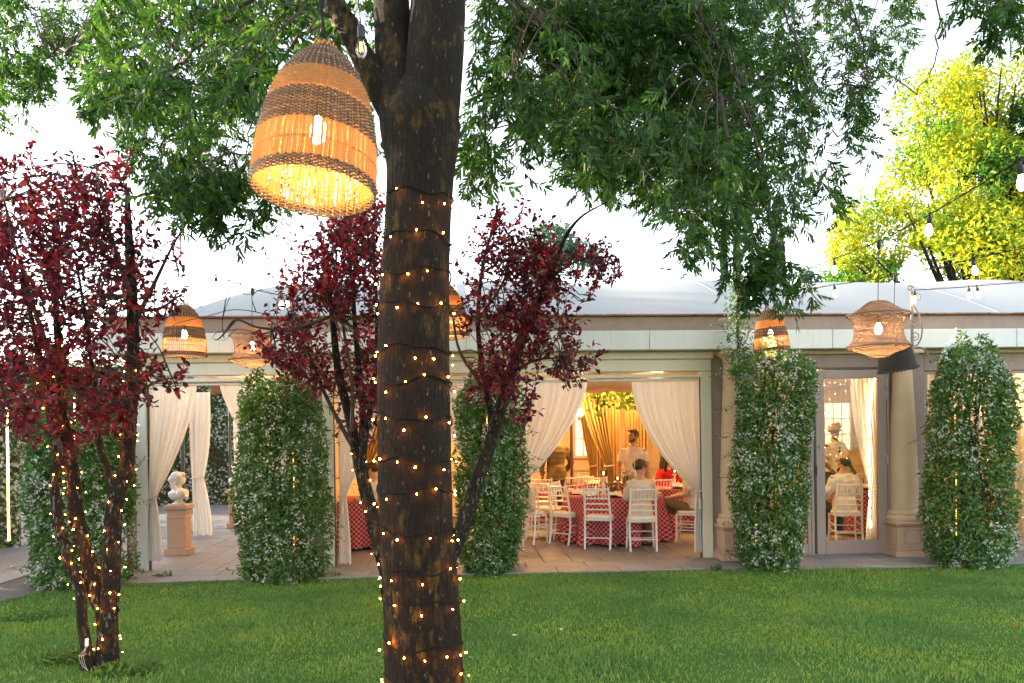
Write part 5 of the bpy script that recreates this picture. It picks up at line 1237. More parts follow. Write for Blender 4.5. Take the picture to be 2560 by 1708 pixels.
def pedestal(px, py, label, blabel, face):
    p = gd(px, py, .033); t = thing('pedestal', label, 'pedestal', p); h = 1.0*.0+.98
    H = .79
    MB().bbox(-.175, .175, -.175, .175, 0, .105, .008).build('base', M['pedestal'], t)
    MB().bbox(-.135, .135, -.135, .135, .106, H-.10, .006).build('shaft', M['pedestal'], t)
    MB().bbox(-.143, .143, -.143, .143, H-.235, H-.205, .006).build('collar', M['pedestal'], t)
    MB().bbox(-.178, .178, -.178, .178, H-.099, H-.03, .01).build('cap', M['pedestal'], t)
    o = inst('marble_bust', BUST, None, p+Vector((0, 0, H-.031)), (0, 0, face)); o.scale = (1.06,)*3
    tag(o, blabel, 'bust'); return t
pedestal(449, 1386, 'tan square pedestal under the bust in front of the knotted curtain', 'white marble bust of a curly-haired woman in front of the knotted curtain', RAD(-55))
pedestal(594, 1319, 'tan square pedestal partly hidden behind the dark jasmine column', 'white marble bust peeping out behind the dark jasmine column', RAD(70))

# ================================================================== CHAIRS
def turned(p0, p1, r=.009, nodes=3):
    p0, p1 = Vector(p0), Vector(p1); n = 13; pts = [p0.lerp(p1, i/(n-1)) for i in range(n)]; rad = [r*(1.0+(.28 if (i % 4 == 0 and 0 < i < n-1) else 0)) for i in range(n)]
    return MB().tube(pts, rad, 8)
CH = {}
def chair_meshes():
    W, D = .195, .185
    for s in (-1, 1):
        P = crv([(s*W*.98, -D-.045, 0), (s*W, -D, .22), (s*W, -D+.005, .44), (s*W*.97, -D-.02, .66), (s*W*.93, -D-.075, .925)], 6); n = len(P)
        CH['rear%d' % s] = MB().tube(P, [.0165+.0012*math.sin(i*2.1) for i in range(n)], 8).ell(P[-1]+Vector((0,0,.006)), (.014,.014,.012), 8, 6).mesh('leg', M['white_resin'], True)
        CH['front%d' % s] = MB().tube([(s*(W+.012), D+.012, 0), (s*W, D, .22), (s*W, D, .44)], [.0125,.0155,.017], 8).mesh('leg', M['white_resin'], True)
    CH['seat'] = MB().bbox(-W-.012, W+.012, -D-.012, D+.022, .425, .452, .01).mesh('seat', M['white_resin'])
    cu = MB(); L = []
    for z, k in ((.453, .97), (.462, 1.02), (.482, 1.03), (.497, .98), (.507, .85), (.512, .5)):
        for i in range(28):
            a = 2*PI*i/28; c, s = math.cos(a), math.sin(a); e = .45; L.append(((W+.006)*k*math.copysign(abs(c)**e, c), (D+.006)*k*math.copysign(abs(s)**e, s), z))
    cu.add(L, [(r*28+i, r*28+(i+1) % 28, (r+1)*28+(i+1) % 28, (r+1)*28+i) for r in range(5) for i in range(28)]+[tuple(range(27,-1,-1)), tuple(range(140, 168))]); CH['cushion'] = cu.mesh('cushion', M['cushion'], True)
    def by(z): return -D-.02-.055*max(0, (z-.66)/.265) if z > .66 else -D+.005-.025*max(0, (z-.44)/.22)
    for i, (z, r) in enumerate(((.91, .0125), (.765, .010), (.685, .010), (.60, .010))):
        CH['rail%d' % i] = turned((-W*.95, by(z), z), (W*.95, by(z), z), r).mesh('back_rail', M['white_resin'], True)
    for i in range(6):
        x = -W*.72+W*1.44*i/5; CH['spin%d' % i] = turned((x, by(.765), .765), (x, by(.91), .91), .0075).mesh('spindle', M['white_resin'], True)
    for s in (-1, 1):
        for j, z in enumerate((.19, .29)): CH['side%d%d' % (s, j)] = turned((s*W, -D, z), (s*W, D, z+.01), .009).mesh('stretcher', M['white_resin'], True)
    for j, (y, z) in enumerate(((D, .15), (D, .25), (-D, .17))): CH['cross%d' % j] = turned((-W, y, z), (W, y, z), .009).mesh('stretcher', M['white_resin'], True)
chair_meshes()
NAMES = {'rear': 'leg', 'fron': 'leg', 'seat': 'seat', 'cush': 'cushion', 'rail': 'back_rail', 'spin': 'spindle', 'side': 'stretcher', 'cros': 'stretcher'}
def chair(loc, rotz, label, group='white chairs round the checked tables', lite=False):
    t = thing('banquet_chair', label, 'chair', (loc[0], loc[1], .034), rotz, group)
    for k, me in CH.items(): inst(NAMES[k[:4]], me, t)
    return t
def chair_px(rear, front, label, **kw):
    a, b = gd(*rear, .034), gd(*front, .034); d = (b-a); th = math.atan2(-d.x, d.y); c = a+Vector((-math.sin(th), math.cos(th), 0))*.21
    return chair((c.x, c.y), th, label, **kw), c, th
c1, C1, T1 = chair_px((1494, 1374), (1519, 1354), 'white banquet chair with an empty cushion in the middle of the checked table')
c2, C2, T2 = chair_px((1609, 1379), (1594, 1362), 'white banquet chair the woman with the hair clip sits on')
c3, C3, T3 = chair_px((1399, 1361), (1440, 1354), 'empty white banquet chair turned sideways at the left of the checked table')
c4, C4, T4 = chair_px((1366, 1347), (1412, 1340), 'white banquet chair tucked close behind the sideways empty one')
def at_floor(px, Y): return at(px, 1090, Y)
def chair_at(px, Y, rot, label, **kw): p = at_floor(px, Y); return chair((p.x, p.y), RAD(rot), label, **kw)

# ================================================================== TABLES AND CLOTHS
def gingham():
    mt, nt, b = new_mat('gingham_cloth'); uv = nt.nodes.new('ShaderNodeUVMap')
    ck = nt.nodes.new('ShaderNodeTexChecker'); ck.inputs['Scale'].default_value = 1.0; ck.inputs['Color1'].default_value = (.30,.010,.022,1); ck.inputs['Color2'].default_value = (.50,.22,.22,1)
    mp = nt.nodes.new('ShaderNodeMapping'); mp.inputs['Scale'].default_value = (27, 27, 27); nt.links.new(uv.outputs[0], mp.inputs[0]); nt.links.new(mp.outputs[0], ck.inputs[0])
    nt.links.new(ck.outputs[0], b.inputs['Base Color']); b.inputs['Roughness'].default_value = .85; b.inputs['Specular IOR Level'].default_value = .15; bump(nt, b, noise(nt, uv.outputs[0], 300, 2), .1, .002); return mt
M['gingham'] = gingham()
M['table_wood'] = mat_paint('table_board', (.25,.17,.1), .7, .2, 8, .05)
def table(px, Y, r, tlabel, clabel, seed, h=.745):
    p = at_floor(px, Y); c = Vector((p.x, p.y, .034)); t = thing('round_table', tlabel, 'table', c, 0, 'round dining tables')
    MB().lathe([(r-.02, h-.03), (r-.01, h-.015), (r-.02, h-.004)], 48).build('tabletop', M['table_wood'], t, True)
    for k in range(4): a = PI/4+k*PI/2; MB().tube([(math.cos(a)*r*.62, math.sin(a)*r*.62, 0), (math.cos(a)*r*.58, math.sin(a)*r*.58, h-.031)], .02, 8).build('leg', M['dark_metal'], t, True)
    rnd = random.Random(seed); n = 192; rows = []; ph = [rnd.uniform(0, 6) for _ in range(4)]
    prof = [(0.001, h), (r*.5, h), (r*.9, h), (r*.985, h-.001), (r+.004, h-.014)] + [(r+.008, h-.03-(h-.055)*i/14) for i in range(15)]
    V = []; UV = []; s = 0
    for i, (rr, z) in enumerate(prof):
        if i: s += math.hypot(rr-prof[i-1][0], z-prof[i-1][1])
        k = max(0, (h-.02-z)/h)
        for j in range(n+1):
            a = 2*PI*j/n; f = .085*k*(math.sin(13*a+ph[0])+.6*math.sin(7*a+ph[1])+.4*math.sin(23*a+ph[2])) ; q = rr*(1+f*.9)+.10*k*(.5+.5*math.sin(13*a+ph[0]))
            V.append((q*math.cos(a), q*math.sin(a), z - (.015*math.sin(5*a+ph[3])*k)))
            UV.append((rr*math.cos(a), rr*math.sin(a)) if i < 4 else (a*(r+.04), s))
    o_n = n+1; Fc = [(i*o_n+j, i*o_n+j+1, (i+1)*o_n+j+1, (i+1)*o_n+j) for i in range(len(prof)-1) for j in range(n)]
    o = np_mesh('tablecloth', np.array(V), np.array(Fc), M['gingham'], None, True); o.location = c+Vector((0,0,.0015))
    uvl = o.data.uv_layers.new(name='UVMap'); li = np.array(Fc).ravel(); uvl.data.foreach_set('uv', np.array(UV, dtype=np.float32)[li].ravel())
    tag(o, clabel, 'tablecloth', 'checked cloths on the round tables'); return c, h+.036
TA, ZA = table(1531, 12.98, .80, 'round table set with candles and herbs under a red checked cloth', 'red and white checked cloth with deep folds on the candlelit table', 1)
TB, ZB_ = table(1672, 14.7, .78, 'round table where the woman in red sits', 'red checked cloth on the table of the woman in red', 2)
TC, ZC = table(1490, 16.0, .75, 'round table far back by the swept ochre curtain', 'red checked cloth on the far table by the wall window', 3)
TD, ZD = table(1338, 15.9, .75, 'round table behind the man in the jacket', 'red checked cloth on the table behind the man in the jacket', 4)
TE, ZE = table(905, 13.15, .72, 'round table of the diner in cream trousers', 'red checked cloth beside the diner in cream trousers', 5)
TG, ZG = table(2150, 13.5, .78, 'round table behind the glass door', 'red checked cloth behind the glass door', 6)
chair_at(1424, 13.7, -115, 'white banquet chair at the far side of the candlelit table, by the bread napkins')
chair_at(1322, 12.9, -35, 'white banquet chair with a pale jacket over it by the wide curtain')
chair_at(1345, 13.7, -10, 'white banquet chair standing behind the one with the jacket')
chair_at(1352, 14.9, -5, 'white banquet chair at the jacket man\'s left')
chair_at(1418, 15.4, 20, 'white banquet chair just right of the man in the jacket')
chair_at(1442, 15.6, 30, 'white banquet chair below the lit wall window')
chair_at(1497, 14.7, 180, 'white banquet chair behind the tall candle holder')
chair_at(1470, 16.9, 180, 'white banquet chair against the cream back wall')
CM = chair_at(1722, 12.62, 65, 'white banquet chair under the man with crossed legs')
chair_at(1640, 14.2, 10, 'white banquet chair between the two checked tables')
CRD = chair_at(1668, 15.55, 170, 'white banquet chair of the woman in red')
CW = chair_at(945, 12.62, 55, 'white banquet chair of the diner in cream trousers')
chair_at(893, 14.1, 175, 'white banquet chair across the table from the cream trousers')
cg, CG, TG_ = chair_px((2124, 1361), (2098, 1349), 'white banquet chair of the man in the white shirt behind the glass door')
chair_at(2170, 14.6, 180, 'white banquet chair beyond the table behind the glass door')

# jacket on a chair
jk = MB(); 
p = at_floor(1322, 12.9)
for i in range(9): pass
J_ = MB().tube(crv([(-.19, -.2, .92), (-.2, -.23, .7), (-.2, -.24, .52)], 5), [.02,.04,.05,.05,.05,.05,.05,.055,.06,.05,.03], 10, True).tube(crv([(.17, -.2, .92), (.19, -.23, .7), (.19, -.24, .52)], 5), [.02,.04,.05,.05,.05,.05,.05,.055,.06,.05,.03], 10)
J_.bbox(-.19, .19, -.27, -.235, .50, .935, .015)
M['linen'] = mat_paint('pale_linen', (.56,.44,.33), .9, .1, 12, .2)
jo = bpy.data.objects.new('jacket', remeshed(J_, .014, 4)); jo.data.materials.clear(); jo.data.materials.append(M['linen']); COL.objects.link(jo); jo.location = (p.x, p.y, .034); jo.rotation_euler = (0, 0, RAD(-35)); tag(jo, 'pale jacket hung over a white chair by the wide curtain', 'jacket')

# table ware
M['china'] = mat_paint('white_china', (.72,.70,.66), .25, .03, 8, 0); M['napkin'] = mat_paint('napkin_linen', (.74,.71,.66), .95, .06, 14, .15); M['slate'] = mat_paint('dark_plate', (.03,.028,.026), .4, .1, 9, 0)
M['red_can'] = mat_paint('red_can', (.55,.02,.02), .3, .05, 9, 0); M['bottle'] = mat_paint('dark_bottle', (.02,.022,.014), .12, .1, 9, 0); M['soil_pot'] = mat_paint('wood_planter', (.20,.11,.055), .8, .2, 14, .1)
M['wax'] = mat_paint('candle_wax', (.75,.62,.42), .5, .03, 8, 0); M['flame'] = mat_emit('flame', (1.0,.6,.22), 22); M['water_glass'] = mat_glass('table_glass', (.97,.97,.96), 0, 1.0)
NAP = {}
def napkin_mesh(seed):
    r = random.Random(seed); V = []; N = 14; ph = [r.uniform(0, 6) for _ in range(4)]
    for i in range(N+1):
        for j in range(N+1):
            u, v = i/N-.5, j/N-.5; ridge = .055*math.exp(-((u*.7+v*.7)/.13)**2)+.02*math.sin(9*u+ph[0])*math.sin(7*v+ph[1])+.02
            V.append((u*.30, v*.24, max(.004, ridge+.008*math.sin(25*u+ph[2]))))
    F_n = [(i*(N+1)+j, (i+1)*(N+1)+j, (i+1)*(N+1)+j+1, i*(N+1)+j+1) for i in range(N) for j in range(N)]
    m_ = MB(); m_.add(V, F_n); return m_.mesh('napkin', M['napkin'], True)
NAPS = [napkin_mesh(k) for k in range(3)]
def setting(c, z, r, ang, k, label):
    x, y = c.x+math.cos(ang)*r*.74, c.y+math.sin(ang)*r*.74
    pl = MB().lathe([(.05, 0), (.09, .004), (.135, .016), (.138, .019), (.09, .009), (.0, .007)], 32).build('plate', M['slate'], None, True, (x, y, z)); tag(pl, 'dark plate under the napkin '+label, 'plate', 'dark plates on the checked tables')
    n = inst('napkin', NAPS[k % 3], None, (x, y, z+.018), (0, 0, ang+random.uniform(-.5, .5))); tag(n, 'white folded napkin '+label, 'napkin', 'folded napkins on the plates')
for i, (a, lab) in enumerate(((-PI*.78, 'in front of the sideways empty chair'), (-PI*.55, 'hanging towards the empty middle chair'), (-PI*.30, 'beside the woman with the hair clip'), (PI*.93, 'at the far left of the candlelit table'), (PI*.62, 'behind the candle holder'), (PI*.05, 'at the far right of the candlelit table'))):
    setting(TA, ZA, .80, a, i, lab)
for i, (a, lab) in enumerate(((-PI*.5, 'nearest the passage on the table of the woman in red'), (-PI*.85, 'at the polo man\'s side of the second table'), (PI*.4, 'in front of the woman in red'))): setting(TB, ZB_, .78, a, i, lab)
for i, (a, lab) in enumerate(((-PI*.6, 'on the far table by the wall window'), (-PI*.3, 'on the far table by the ochre curtain'))): setting(TC, ZC, .75, a, i, lab)
setting(TE, ZE, .72, -PI*.35, 1, 'in front of the diner in cream trousers'); setting(TG, ZG, .78, -PI*.6, 2, 'in front of the man behind the glass door')
GLASS = MB().lathe([(.033, 0), (.034, .003), (.006, .007), (.0045, .08), (.012, .092), (.033, .115), (.038, .145), (.032, .185), (.0305, .185), (.0365, .145), (.031, .117), (.008, .094)], 20, cap=False).mesh('wine_glass', M['water_glass'], True)
TUMB = MB().lathe([(.0, .006), (.03, .006), (.028, 0), (.034, .10), (.032, .10), (.029, .008)], 20, cap=False).mesh('tumbler', M['water_glass'], True)
def glass(c, z, r, ang, label, me=GLASS, name='wine_glass'):
    o = inst(name, me, None, (c.x+math.cos(ang)*r, c.y+math.sin(ang)*r, z)); tag(o, label, 'glass', 'glasses on the checked tables')
for i, (r, a, lab) in enumerate(((.42, -2.3, 'wine glass behind the left napkin'), (.45, -1.75, 'wine glass behind the empty middle chair'), (.38, -1.3, 'wine glass left of the red can'), (.36, 2.6, 'wine glass by the far left napkin'), (.5, -2.75, 'wine glass nearest the sideways chair'), (.3, 1.9, 'wine glass behind the white candle holder'))): glass(TA, ZA, r, a, lab)
glass(TA, ZA, .36, -1.5, 'short tumbler beside the red can', TUMB, 'tumbler'); glass(TA, ZA, .5, -1.95, 'short tumbler beside the middle napkin', TUMB, 'tumbler')
for r, a, lab in ((.4, -1.2, 'wine glass in front of the woman in red'), (.45, -2.2, 'wine glass at the edge of the second table'), (.35, .4, 'wine glass behind the woman in red\'s arm')): glass(TB, ZB_, r, a, lab)
for r, a, lab in ((.35, -1.0, 'wine glass on the table by the narrow curtain'), (.45, -.5, 'wine glass beside the brown bottle')): glass(TE, ZE, r, a, lab)
for r, a, lab in ((.4, -2.0, 'wine glass behind the door glass'), (.3, -1.2, 'wine glass near the white shirt')): glass(TG, ZG, r, a, lab)
def candle_holder(x, y, z, label, s=1.0):
    t = thing('candle_holder', label, 'candle holder', (x, y, z)); t.scale = (s,)*3
    MB().lathe([(.055, 0), (.056, .012), (.03, .022), (.02, .04), (.028, .06), (.018, .085), (.03, .12), (.033, .15), (.022, .19), (.018, .23), (.03, .25), (.022, .262), (.055, .275), (.056, .285)], 24).build('stand', M['white_resin'], t, True)
    MB().lathe([(.045, .287), (.047, .29), (.05, .40), (.048, .40), (.045, .292)], 24, cap=False).build('glass_cup', M['water_glass'], t, True)
    w = MB().lathe([(.036, .288), (.036, .335), (.0, .336)], 18).build('candle', M['wax'], t, True)
    MB().lathe([(.0015, .338), (.006, .35), (.004, .365), (.0, .378)], 10).build('flame', M['flame'], w, True)
candle_holder(TA.x-.16, TA.y-.02, ZA, 'tall white turned candle holder with a lit candle')
candle_holder(TA.x+.10, TA.y+.12, ZA, 'shorter lit candle holder among the herbs', .72)
candle_holder(TB.x+.1, TB.y, ZB_, 'lit candle holder on the table of the woman in red', .8)
def planter(x, y, z, label, seed, h=.22, n=160):
    rng = np.random.default_rng(seed); t = thing('herb_planter', label, 'plant', (x, y, z)); MB().bbox(-.14, .14, -.05, .05, 0, .075, .006).build('box', M['soil_pot'], t)
    P = np.stack([rng.uniform(-.13, .13, n), rng.uniform(-.05, .05, n), .075+h*rng.random(n)**1.3], 1); V, Fc = leaf_arrays(P, unit(rng.normal(size=(n,3))+np.array([0,0,.5])), rand_unit(n, rng), rng.uniform(.025,.045,n), rng.uniform(.012,.022,n))
    tag(np_mesh('herbs', V, Fc, M['jasmine_leaf'], t), kind='stuff'); st = MB()
    for k in range(14): xx, yy_ = rng.uniform(-.12,.12), rng.uniform(-.04,.04); st.tube([(xx, yy_, .06), (xx+rng.normal()*.02, yy_, .075+h*.5), (xx+rng.normal()*.03, yy_, .07+h*.95)], .0016, 4)
    tag(st.build('herb_stems', M['green_stem'], t), kind='stuff')
M['green_stem'] = mat_paint('green_stem', (.06,.10,.03), .7, .2, 20, 0)
planter(TA.x-.02, TA.y+.08, ZA, 'wooden planter of low herbs behind the candle holder', 3, .12, 170); planter(TA.x+.22, TA.y-.1, ZA, 'planter of tall leafy basil beside the woman with the hair clip', 4, .30, 150)
b_ = thing('bottle', 'dark green bottle standing beside the red can', 'bottle', (TA.x+.19, TA.y-.25, ZA))
MB().lathe([(.036, 0), (.038, .01), (.038, .17), (.03, .2), (.014, .235), (.0135, .295), (.016, .297), (.016, .31), (.0, .311)], 22).build('body', M['bottle'], b_, True); MB().lathe([(.0386, .05), (.0388, .13)], 22, cap=False).build('bottle_label', M['napkin'], b_, True)
b_ = thing('drink_can', 'red drink can on the candlelit table', 'can', (TA.x+.09, TA.y-.33, ZA)); MB().lathe([(.026, 0), (.033, .01), (.033, .135), (.027, .147), (.0, .146)], 22).build('body', M['red_can'], b_, True); MB().lathe([(.0268, .148), (.0, .149)], 22).build('lid', M['steel'], b_, True)
b_ = thing('bottle', 'brown bottle on the table by the narrow curtain', 'bottle', (TE.x+.25, TE.y-.3, ZE)); MB().lathe([(.03, 0), (.032, .01), (.032, .13), (.013, .185), (.0125, .23), (.0, .231)], 20).build('body', M['bottle'], b_, True); MB().lathe([(.0326, .03), (.0328, .1)], 20, cap=False).build('bottle_label', M['red_can'], b_, True)

# trailing ivy over the dining room
def ivy(px, py, Y, n, h, w, seed, label):
    rng = np.random.default_rng(seed); c = at(px, py, Y); t = thing('hanging_ivy', label, 'ivy', c); P = np.stack([rng.normal(0, w, n), rng.normal(0, w*.5, n), -h*rng.random(n)**1.3], 1)
    V, Fc = leaf_arrays(P, unit(rng.normal(size=(n,3))+np.array([0,0,-.7])), unit(rng.normal(size=(n,3))+np.array([0,-1,0])), rng.uniform(.05,.09,n), rng.uniform(.04,.07,n), .1, .1); tag(np_mesh('leaves', V, Fc, M['jasmine_leaf'], t), kind='stuff')
    st = MB()
    for k in range(5): x = rng.normal(0, w*.7); st.tube([(x*.3, 0, .3), (x, 0, -h*.3), (x*1.2, 0, -h*rng.uniform(.6, 1))], .003, 4)
    tag(st.build('vine_stems', M['stem'], t), kind='stuff')
ivy(1497, 990, 14.6, 60, .33, .07, 1, 'small ivy spray hanging in front of the straight ochre curtain'); ivy(1580, 980, 14.6, 220, .30, .22, 2, 'thick ivy garland hanging by the pillar curtain'); ivy(2530, 940, 11.15, 90, .42, .16, 3, 'dark ivy trailing inside the tall window'); ivy(1520, 975, 14.8, 90, .14, .2, 4, 'thin ivy garland under the swagged ceiling cloth')

# ================================================================== PEOPLE
def mat_skin(name, c):
    mt, nt, b = new_mat(name); n = noise(nt, coords(nt), 14, 3); col = ramp(nt, n, [(.3, [x*.85 for x in c]), (.7, c)]); nt.links.new(col, b.inputs['Base Color'])
    b.inputs['Roughness'].default_value = .5; b.inputs['Subsurface Weight'].default_value = .08; b.inputs['Subsurface Radius'].default_value = (.02,.008,.004); return mt
M['skin_tan'] = mat_skin('skin_tan', (.46,.24,.15)); M['skin_fair'] = mat_skin('skin_fair', (.55,.33,.23)); M['skin_dark'] = mat_skin('skin_dark', (.13,.06,.035))
def cloth(name, c, scale=14): return mat_paint(name, c, .9, .1, scale, .12, .15)
M['polo'] = cloth('white_polo', (.66,.60,.53)); M['blouse'] = cloth('cream_blouse', (.64,.56,.47)); M['red_dress'] = cloth('red_jersey', (.42,.02,.02)); M['khaki'] = cloth('khaki_cotton', (.19,.13,.065))
M['suit'] = cloth('tan_suit', (.17,.125,.06)); M['suit_dark'] = cloth('brown_trousers', (.12,.085,.045)); M['white_shirt'] = cloth('white_shirt', (.66,.63,.58)); M['navy'] = cloth('dark_trousers', (.03,.045,.05)); M['cream_trousers'] = cloth('cream_trousers', (.55,.42,.29))
M['pink_shirt'] = cloth('pale_shirt', (.60,.50,.42)); M['turban'] = cloth('ochre_turban', (.40,.25,.12)); M['hair_brown'] = mat_paint('brown_hair', (.06,.03,.016), .55, .35, 50, .3); M['hair_black'] = mat_paint('black_hair', (.012,.009,.008), .45, .3, 50, .3); M['hair_grey'] = mat_paint('greying_hair', (.10,.06,.035), .6, .35, 60, .3)
M['eye'] = mat_paint('eye_dark', (.015,.01,.008), .2, .05, 9, 0); M['lips'] = mat_paint('lips', (.30,.10,.07), .5, .05, 9, 0); M['shoe'] = mat_paint('dark_shoe', (.02,.02,.02), .5, .1, 9, 0); M['sandal'] = mat_paint('pale_sole', (.55,.45,.36), .7, .1, 9, 0)

def hand(mb, w, d, up, s):
    """palm and five bent fingers beyond the wrist w along d; up = back of the hand"""
    w, d = Vector(w), Vector(d).normalized(); up = Vector(up); up = (up-d*up.dot(d)).normalized(); sd = d.cross(up)*s
    mb.tube([w-d*.01, w+d*.035, w+d*.08], [.024, .031, .030], 10, True)
    for k, ln in enumerate((.066, .075, .070, .054)):
        b = w+d*.075+sd*(.026-.0175*k); m1 = b+d*ln*.55-up*.006; e = m1+d*ln*.38-up*(.018+.004*k); mb.tube([b, m1, e], [.0092,.0085,.0068], 7)
    tb = w+d*.025+sd*.028; mb.tube([tb, tb+d*.03+sd*.02-up*.006, tb+d*.055+sd*.02-up*.018], [.0115,.0105,.008], 7)
def limb_mb(mb, pts, rad, n=12): mb.tube(crv(pts, 4), [v.x for v in crv([(r,0,0) for r in rad], 4)], n)
def person(label, loc, rotz, pose, mats, hair='short', turn=0, extras=(), H=1.0, arms=None, lean=0.0):
    """faces +y; pose is 'stand' or 'sit'. mats: skin, top, bottom, hair, shoe"""
    t = thing('person', label, 'person', loc, rotz); sk, tp, bt, hr, sh = (M[k] for k in mats)
    stand = pose == 'stand'; hz = .96 if stand else .565; 
    wz, cz, sz, nz, dz_ = (hz+.16, hz+.36, hz+.475, hz+.535, hz+.70)
    ly = lean
    pel = Vector((0, 0, hz)); chest = Vector((0, ly*.36, cz)); neck = Vector((0, ly*.53, nz)); head = Vector((0, ly*.7+.015, dz_))
    sho = {s: Vector((s*.168, ly*.47-.005, sz)) for s in (-1, 1)}; hip = {s: Vector((s*.088, 0, hz-.02)) for s in (-1, 1)}
    if stand: kn = {s: Vector((s*.1, .02, .51)) for s in (-1, 1)}; an = {s: Vector((s*.11, -.02, .09)) for s in (-1, 1)}
    elif pose == 'cross': kn = {1: Vector((.10, .42, .53)), -1: Vector((-.02, .40, .66))}; an = {1: Vector((.12, .44, .10)), -1: Vector((.17, .62, .36))}
    else: kn = {s: Vector((s*.12, .42, .53)) for s in (-1, 1)}; an = {s: Vector((s*.12, .34 if pose == 'tuck' else .43, .10)) for s in (-1, 1)}
    if pose == 'tuck': an = {1: Vector((.12, .16, .16)), -1: Vector((-.12, .30, .10))}
    A = arms or {}
    el, wr = {}, {}
    for s in (-1, 1):
        el[s], wr[s] = A.get(s, ((s*.235, -.02, sz-.29), (s*.235, .05, sz-.53)) if stand else ((s*.23, .06, sz-.28), (s*.15, .30, sz-.32)))
        el[s], wr[s] = Vector(el[s]), Vector(wr[s])
    # ---- body: one continuous skin
    b = MB(); R_ = Matrix.Rotation(turn, 3, 'Z')
    def hp(x, y, z): return head + R_ @ Vector((x, y, z))
    def torso(mb, g, zlo, zhi=None):
        secs = [(hz-.10, .135, .10), (hz, .155, .112), (hz+.10, .142, .10), (wz+.03, .138, .098), (cz-.04, .158, .11), (cz+.05, .168, .112), (sz-.01, .165, .088), (sz+.045, .10, .065), (nz+.005, .058, .055)]
        vs = []; n = 24; rows = [q for q in secs if q[0] >= zlo and (zhi is None or q[0] <= zhi)]
        for z, rx, ry in rows:
            k = max(0, (z-hz))/(nz-hz); yo = ly*.53*k
            for i in range(n): a = 2*PI*i/n; vs.append((math.cos(a)*(rx+g), yo+math.sin(a)*(ry+g), z))
        fs = [(r*n+i, r*n+(i+1) % n, (r+1)*n+(i+1) % n, (r+1)*n+i) for r in range(len(rows)-1) for i in range(n)]+[tuple(range(n-1,-1,-1)), tuple(range((len(rows)-1)*n, len(rows)*n))]; mb.add(vs, fs)
    torso(b, 0, hz-.2)
    b.tube([neck-Vector((0,0,.05)), neck+Vector((0,.0,.05)), head+Vector((0,-.01,-.05))], [.058,.052,.055], 14)
    for s in (-1, 1):
        limb_mb(b, [sho[s], sho[s].lerp(el[s], .5), el[s], el[s].lerp(wr[s], .4), wr[s]], [.056,.050,.041,.041,.027])
        limb_mb(b, [hip[s], hip[s].lerp(kn[s], .5), kn[s], kn[s].lerp(an[s], .35), an[s]], [.088,.078,.056,.056,.036])
        f = Vector((0, .1, -.055)) ; b.tube([an[s]+Vector((0,-.03,-.05)), an[s]+Vector((0,.05,-.06)), an[s]+Vector((0,.16,-.07))], [.034,.036,.022], 10, True)
    b.add([hp(*p) for p in MB().ell((0, -.008, .015), (.074,.092,.10), 18, 14).v], MB().ell((0,0,0), (1,1,1), 18, 14).f)
    b.add([hp(*p) for p in MB().ell((0, .03, -.05), (.052,.058,.052), 14, 10).v], MB().ell((0,0,0), (1,1,1), 14, 10).f)
    me = remeshed(b, .015, 2); ap = MB()
    ap.add([hp(*p) for p in MB().ell((0, .092, -.012), (.013,.018,.026), 10, 8).v], MB().ell((0,0,0), (1,1,1), 10, 8).f)
    for s in (-1, 1):
        ap.add([hp(*p) for p in MB().ell((s*.075, -.008, -.005), (.010,.020,.030), 10, 8).v], MB().ell((0,0,0), (1,1,1), 10, 8).f)
        hand(ap, wr[s], wr[s]-el[s], (0, 0, 1) if abs((wr[s]-el[s]).normalized().z) < .8 else (s, 0, 0), -s)
    mesh_append(me, ap); me.materials.clear(); me.materials.append(sk); body = link(bpy.data.objects.new('body', me), t)
    for s in (-1, 1):
        inst('eye', MB().ell(hp(s*.03, .078, .012), (.010,.008,.006), 8, 6).mesh('eye', M['eye'], True), body); inst('eyebrow', MB().tube([hp(s*.015, .085, .034), hp(s*.032, .083, .04), hp(s*.048, .07, .034)], .0045, 6).mesh('eyebrow', hr, True), body)
    inst('lips', MB().ell(hp(0, .083, -.052), (.024,.010,.008), 10, 6).mesh('lips', M['lips'], True), body)
    # ---- shirt
    c = MB(); hem = hz-.06 if not stand else hz-.11; torso(c, .018, hem, sz+.05); full = 'long' in extras
    for s in (-1, 1):
        if full: limb_mb(c, [sho[s]+Vector((-s*.03,0,0)), sho[s].lerp(el[s], .5), el[s], el[s].lerp(wr[s], .5), wr[s].lerp(el[s], .08)], [.074,.066,.056,.052,.040])
        else: limb_mb(c, [sho[s]+Vector((-s*.03,0,-.012)), sho[s].lerp(el[s], .3), sho[s].lerp(el[s], .6), sho[s].lerp(el[s], .72)], [.071,.067,.063,.061])
    if 'loose' in extras: c.lathe([(.19, hz-.12), (.185, hz+.02), (.16, hz+.14)], 24)
    cm = remeshed(c, .0165, 3)
    if 'wrinkle' in extras or True:
        co = np.zeros(len(cm.vertices)*3, dtype=np.float32); cm.vertices.foreach_get('co', co); co = co.reshape(-1, 3); nn = np.zeros(len(cm.vertices)*3, dtype=np.float32); cm.vertices.foreach_get('normal', nn); co += nn.reshape(-1, 3)*(.0075*lump(co*np.array([1,1,1.7]), 19, int(abs(loc[0])*10)))[:,None]; cm.vertices.foreach_set('co', co.ravel())
    cm.materials.clear(); cm.materials.append(tp); top = link(bpy.data.objects.new('jacket' if 'jacket' in extras else 'blouse' if 'blouse' in extras else 'shirt', cm), t)
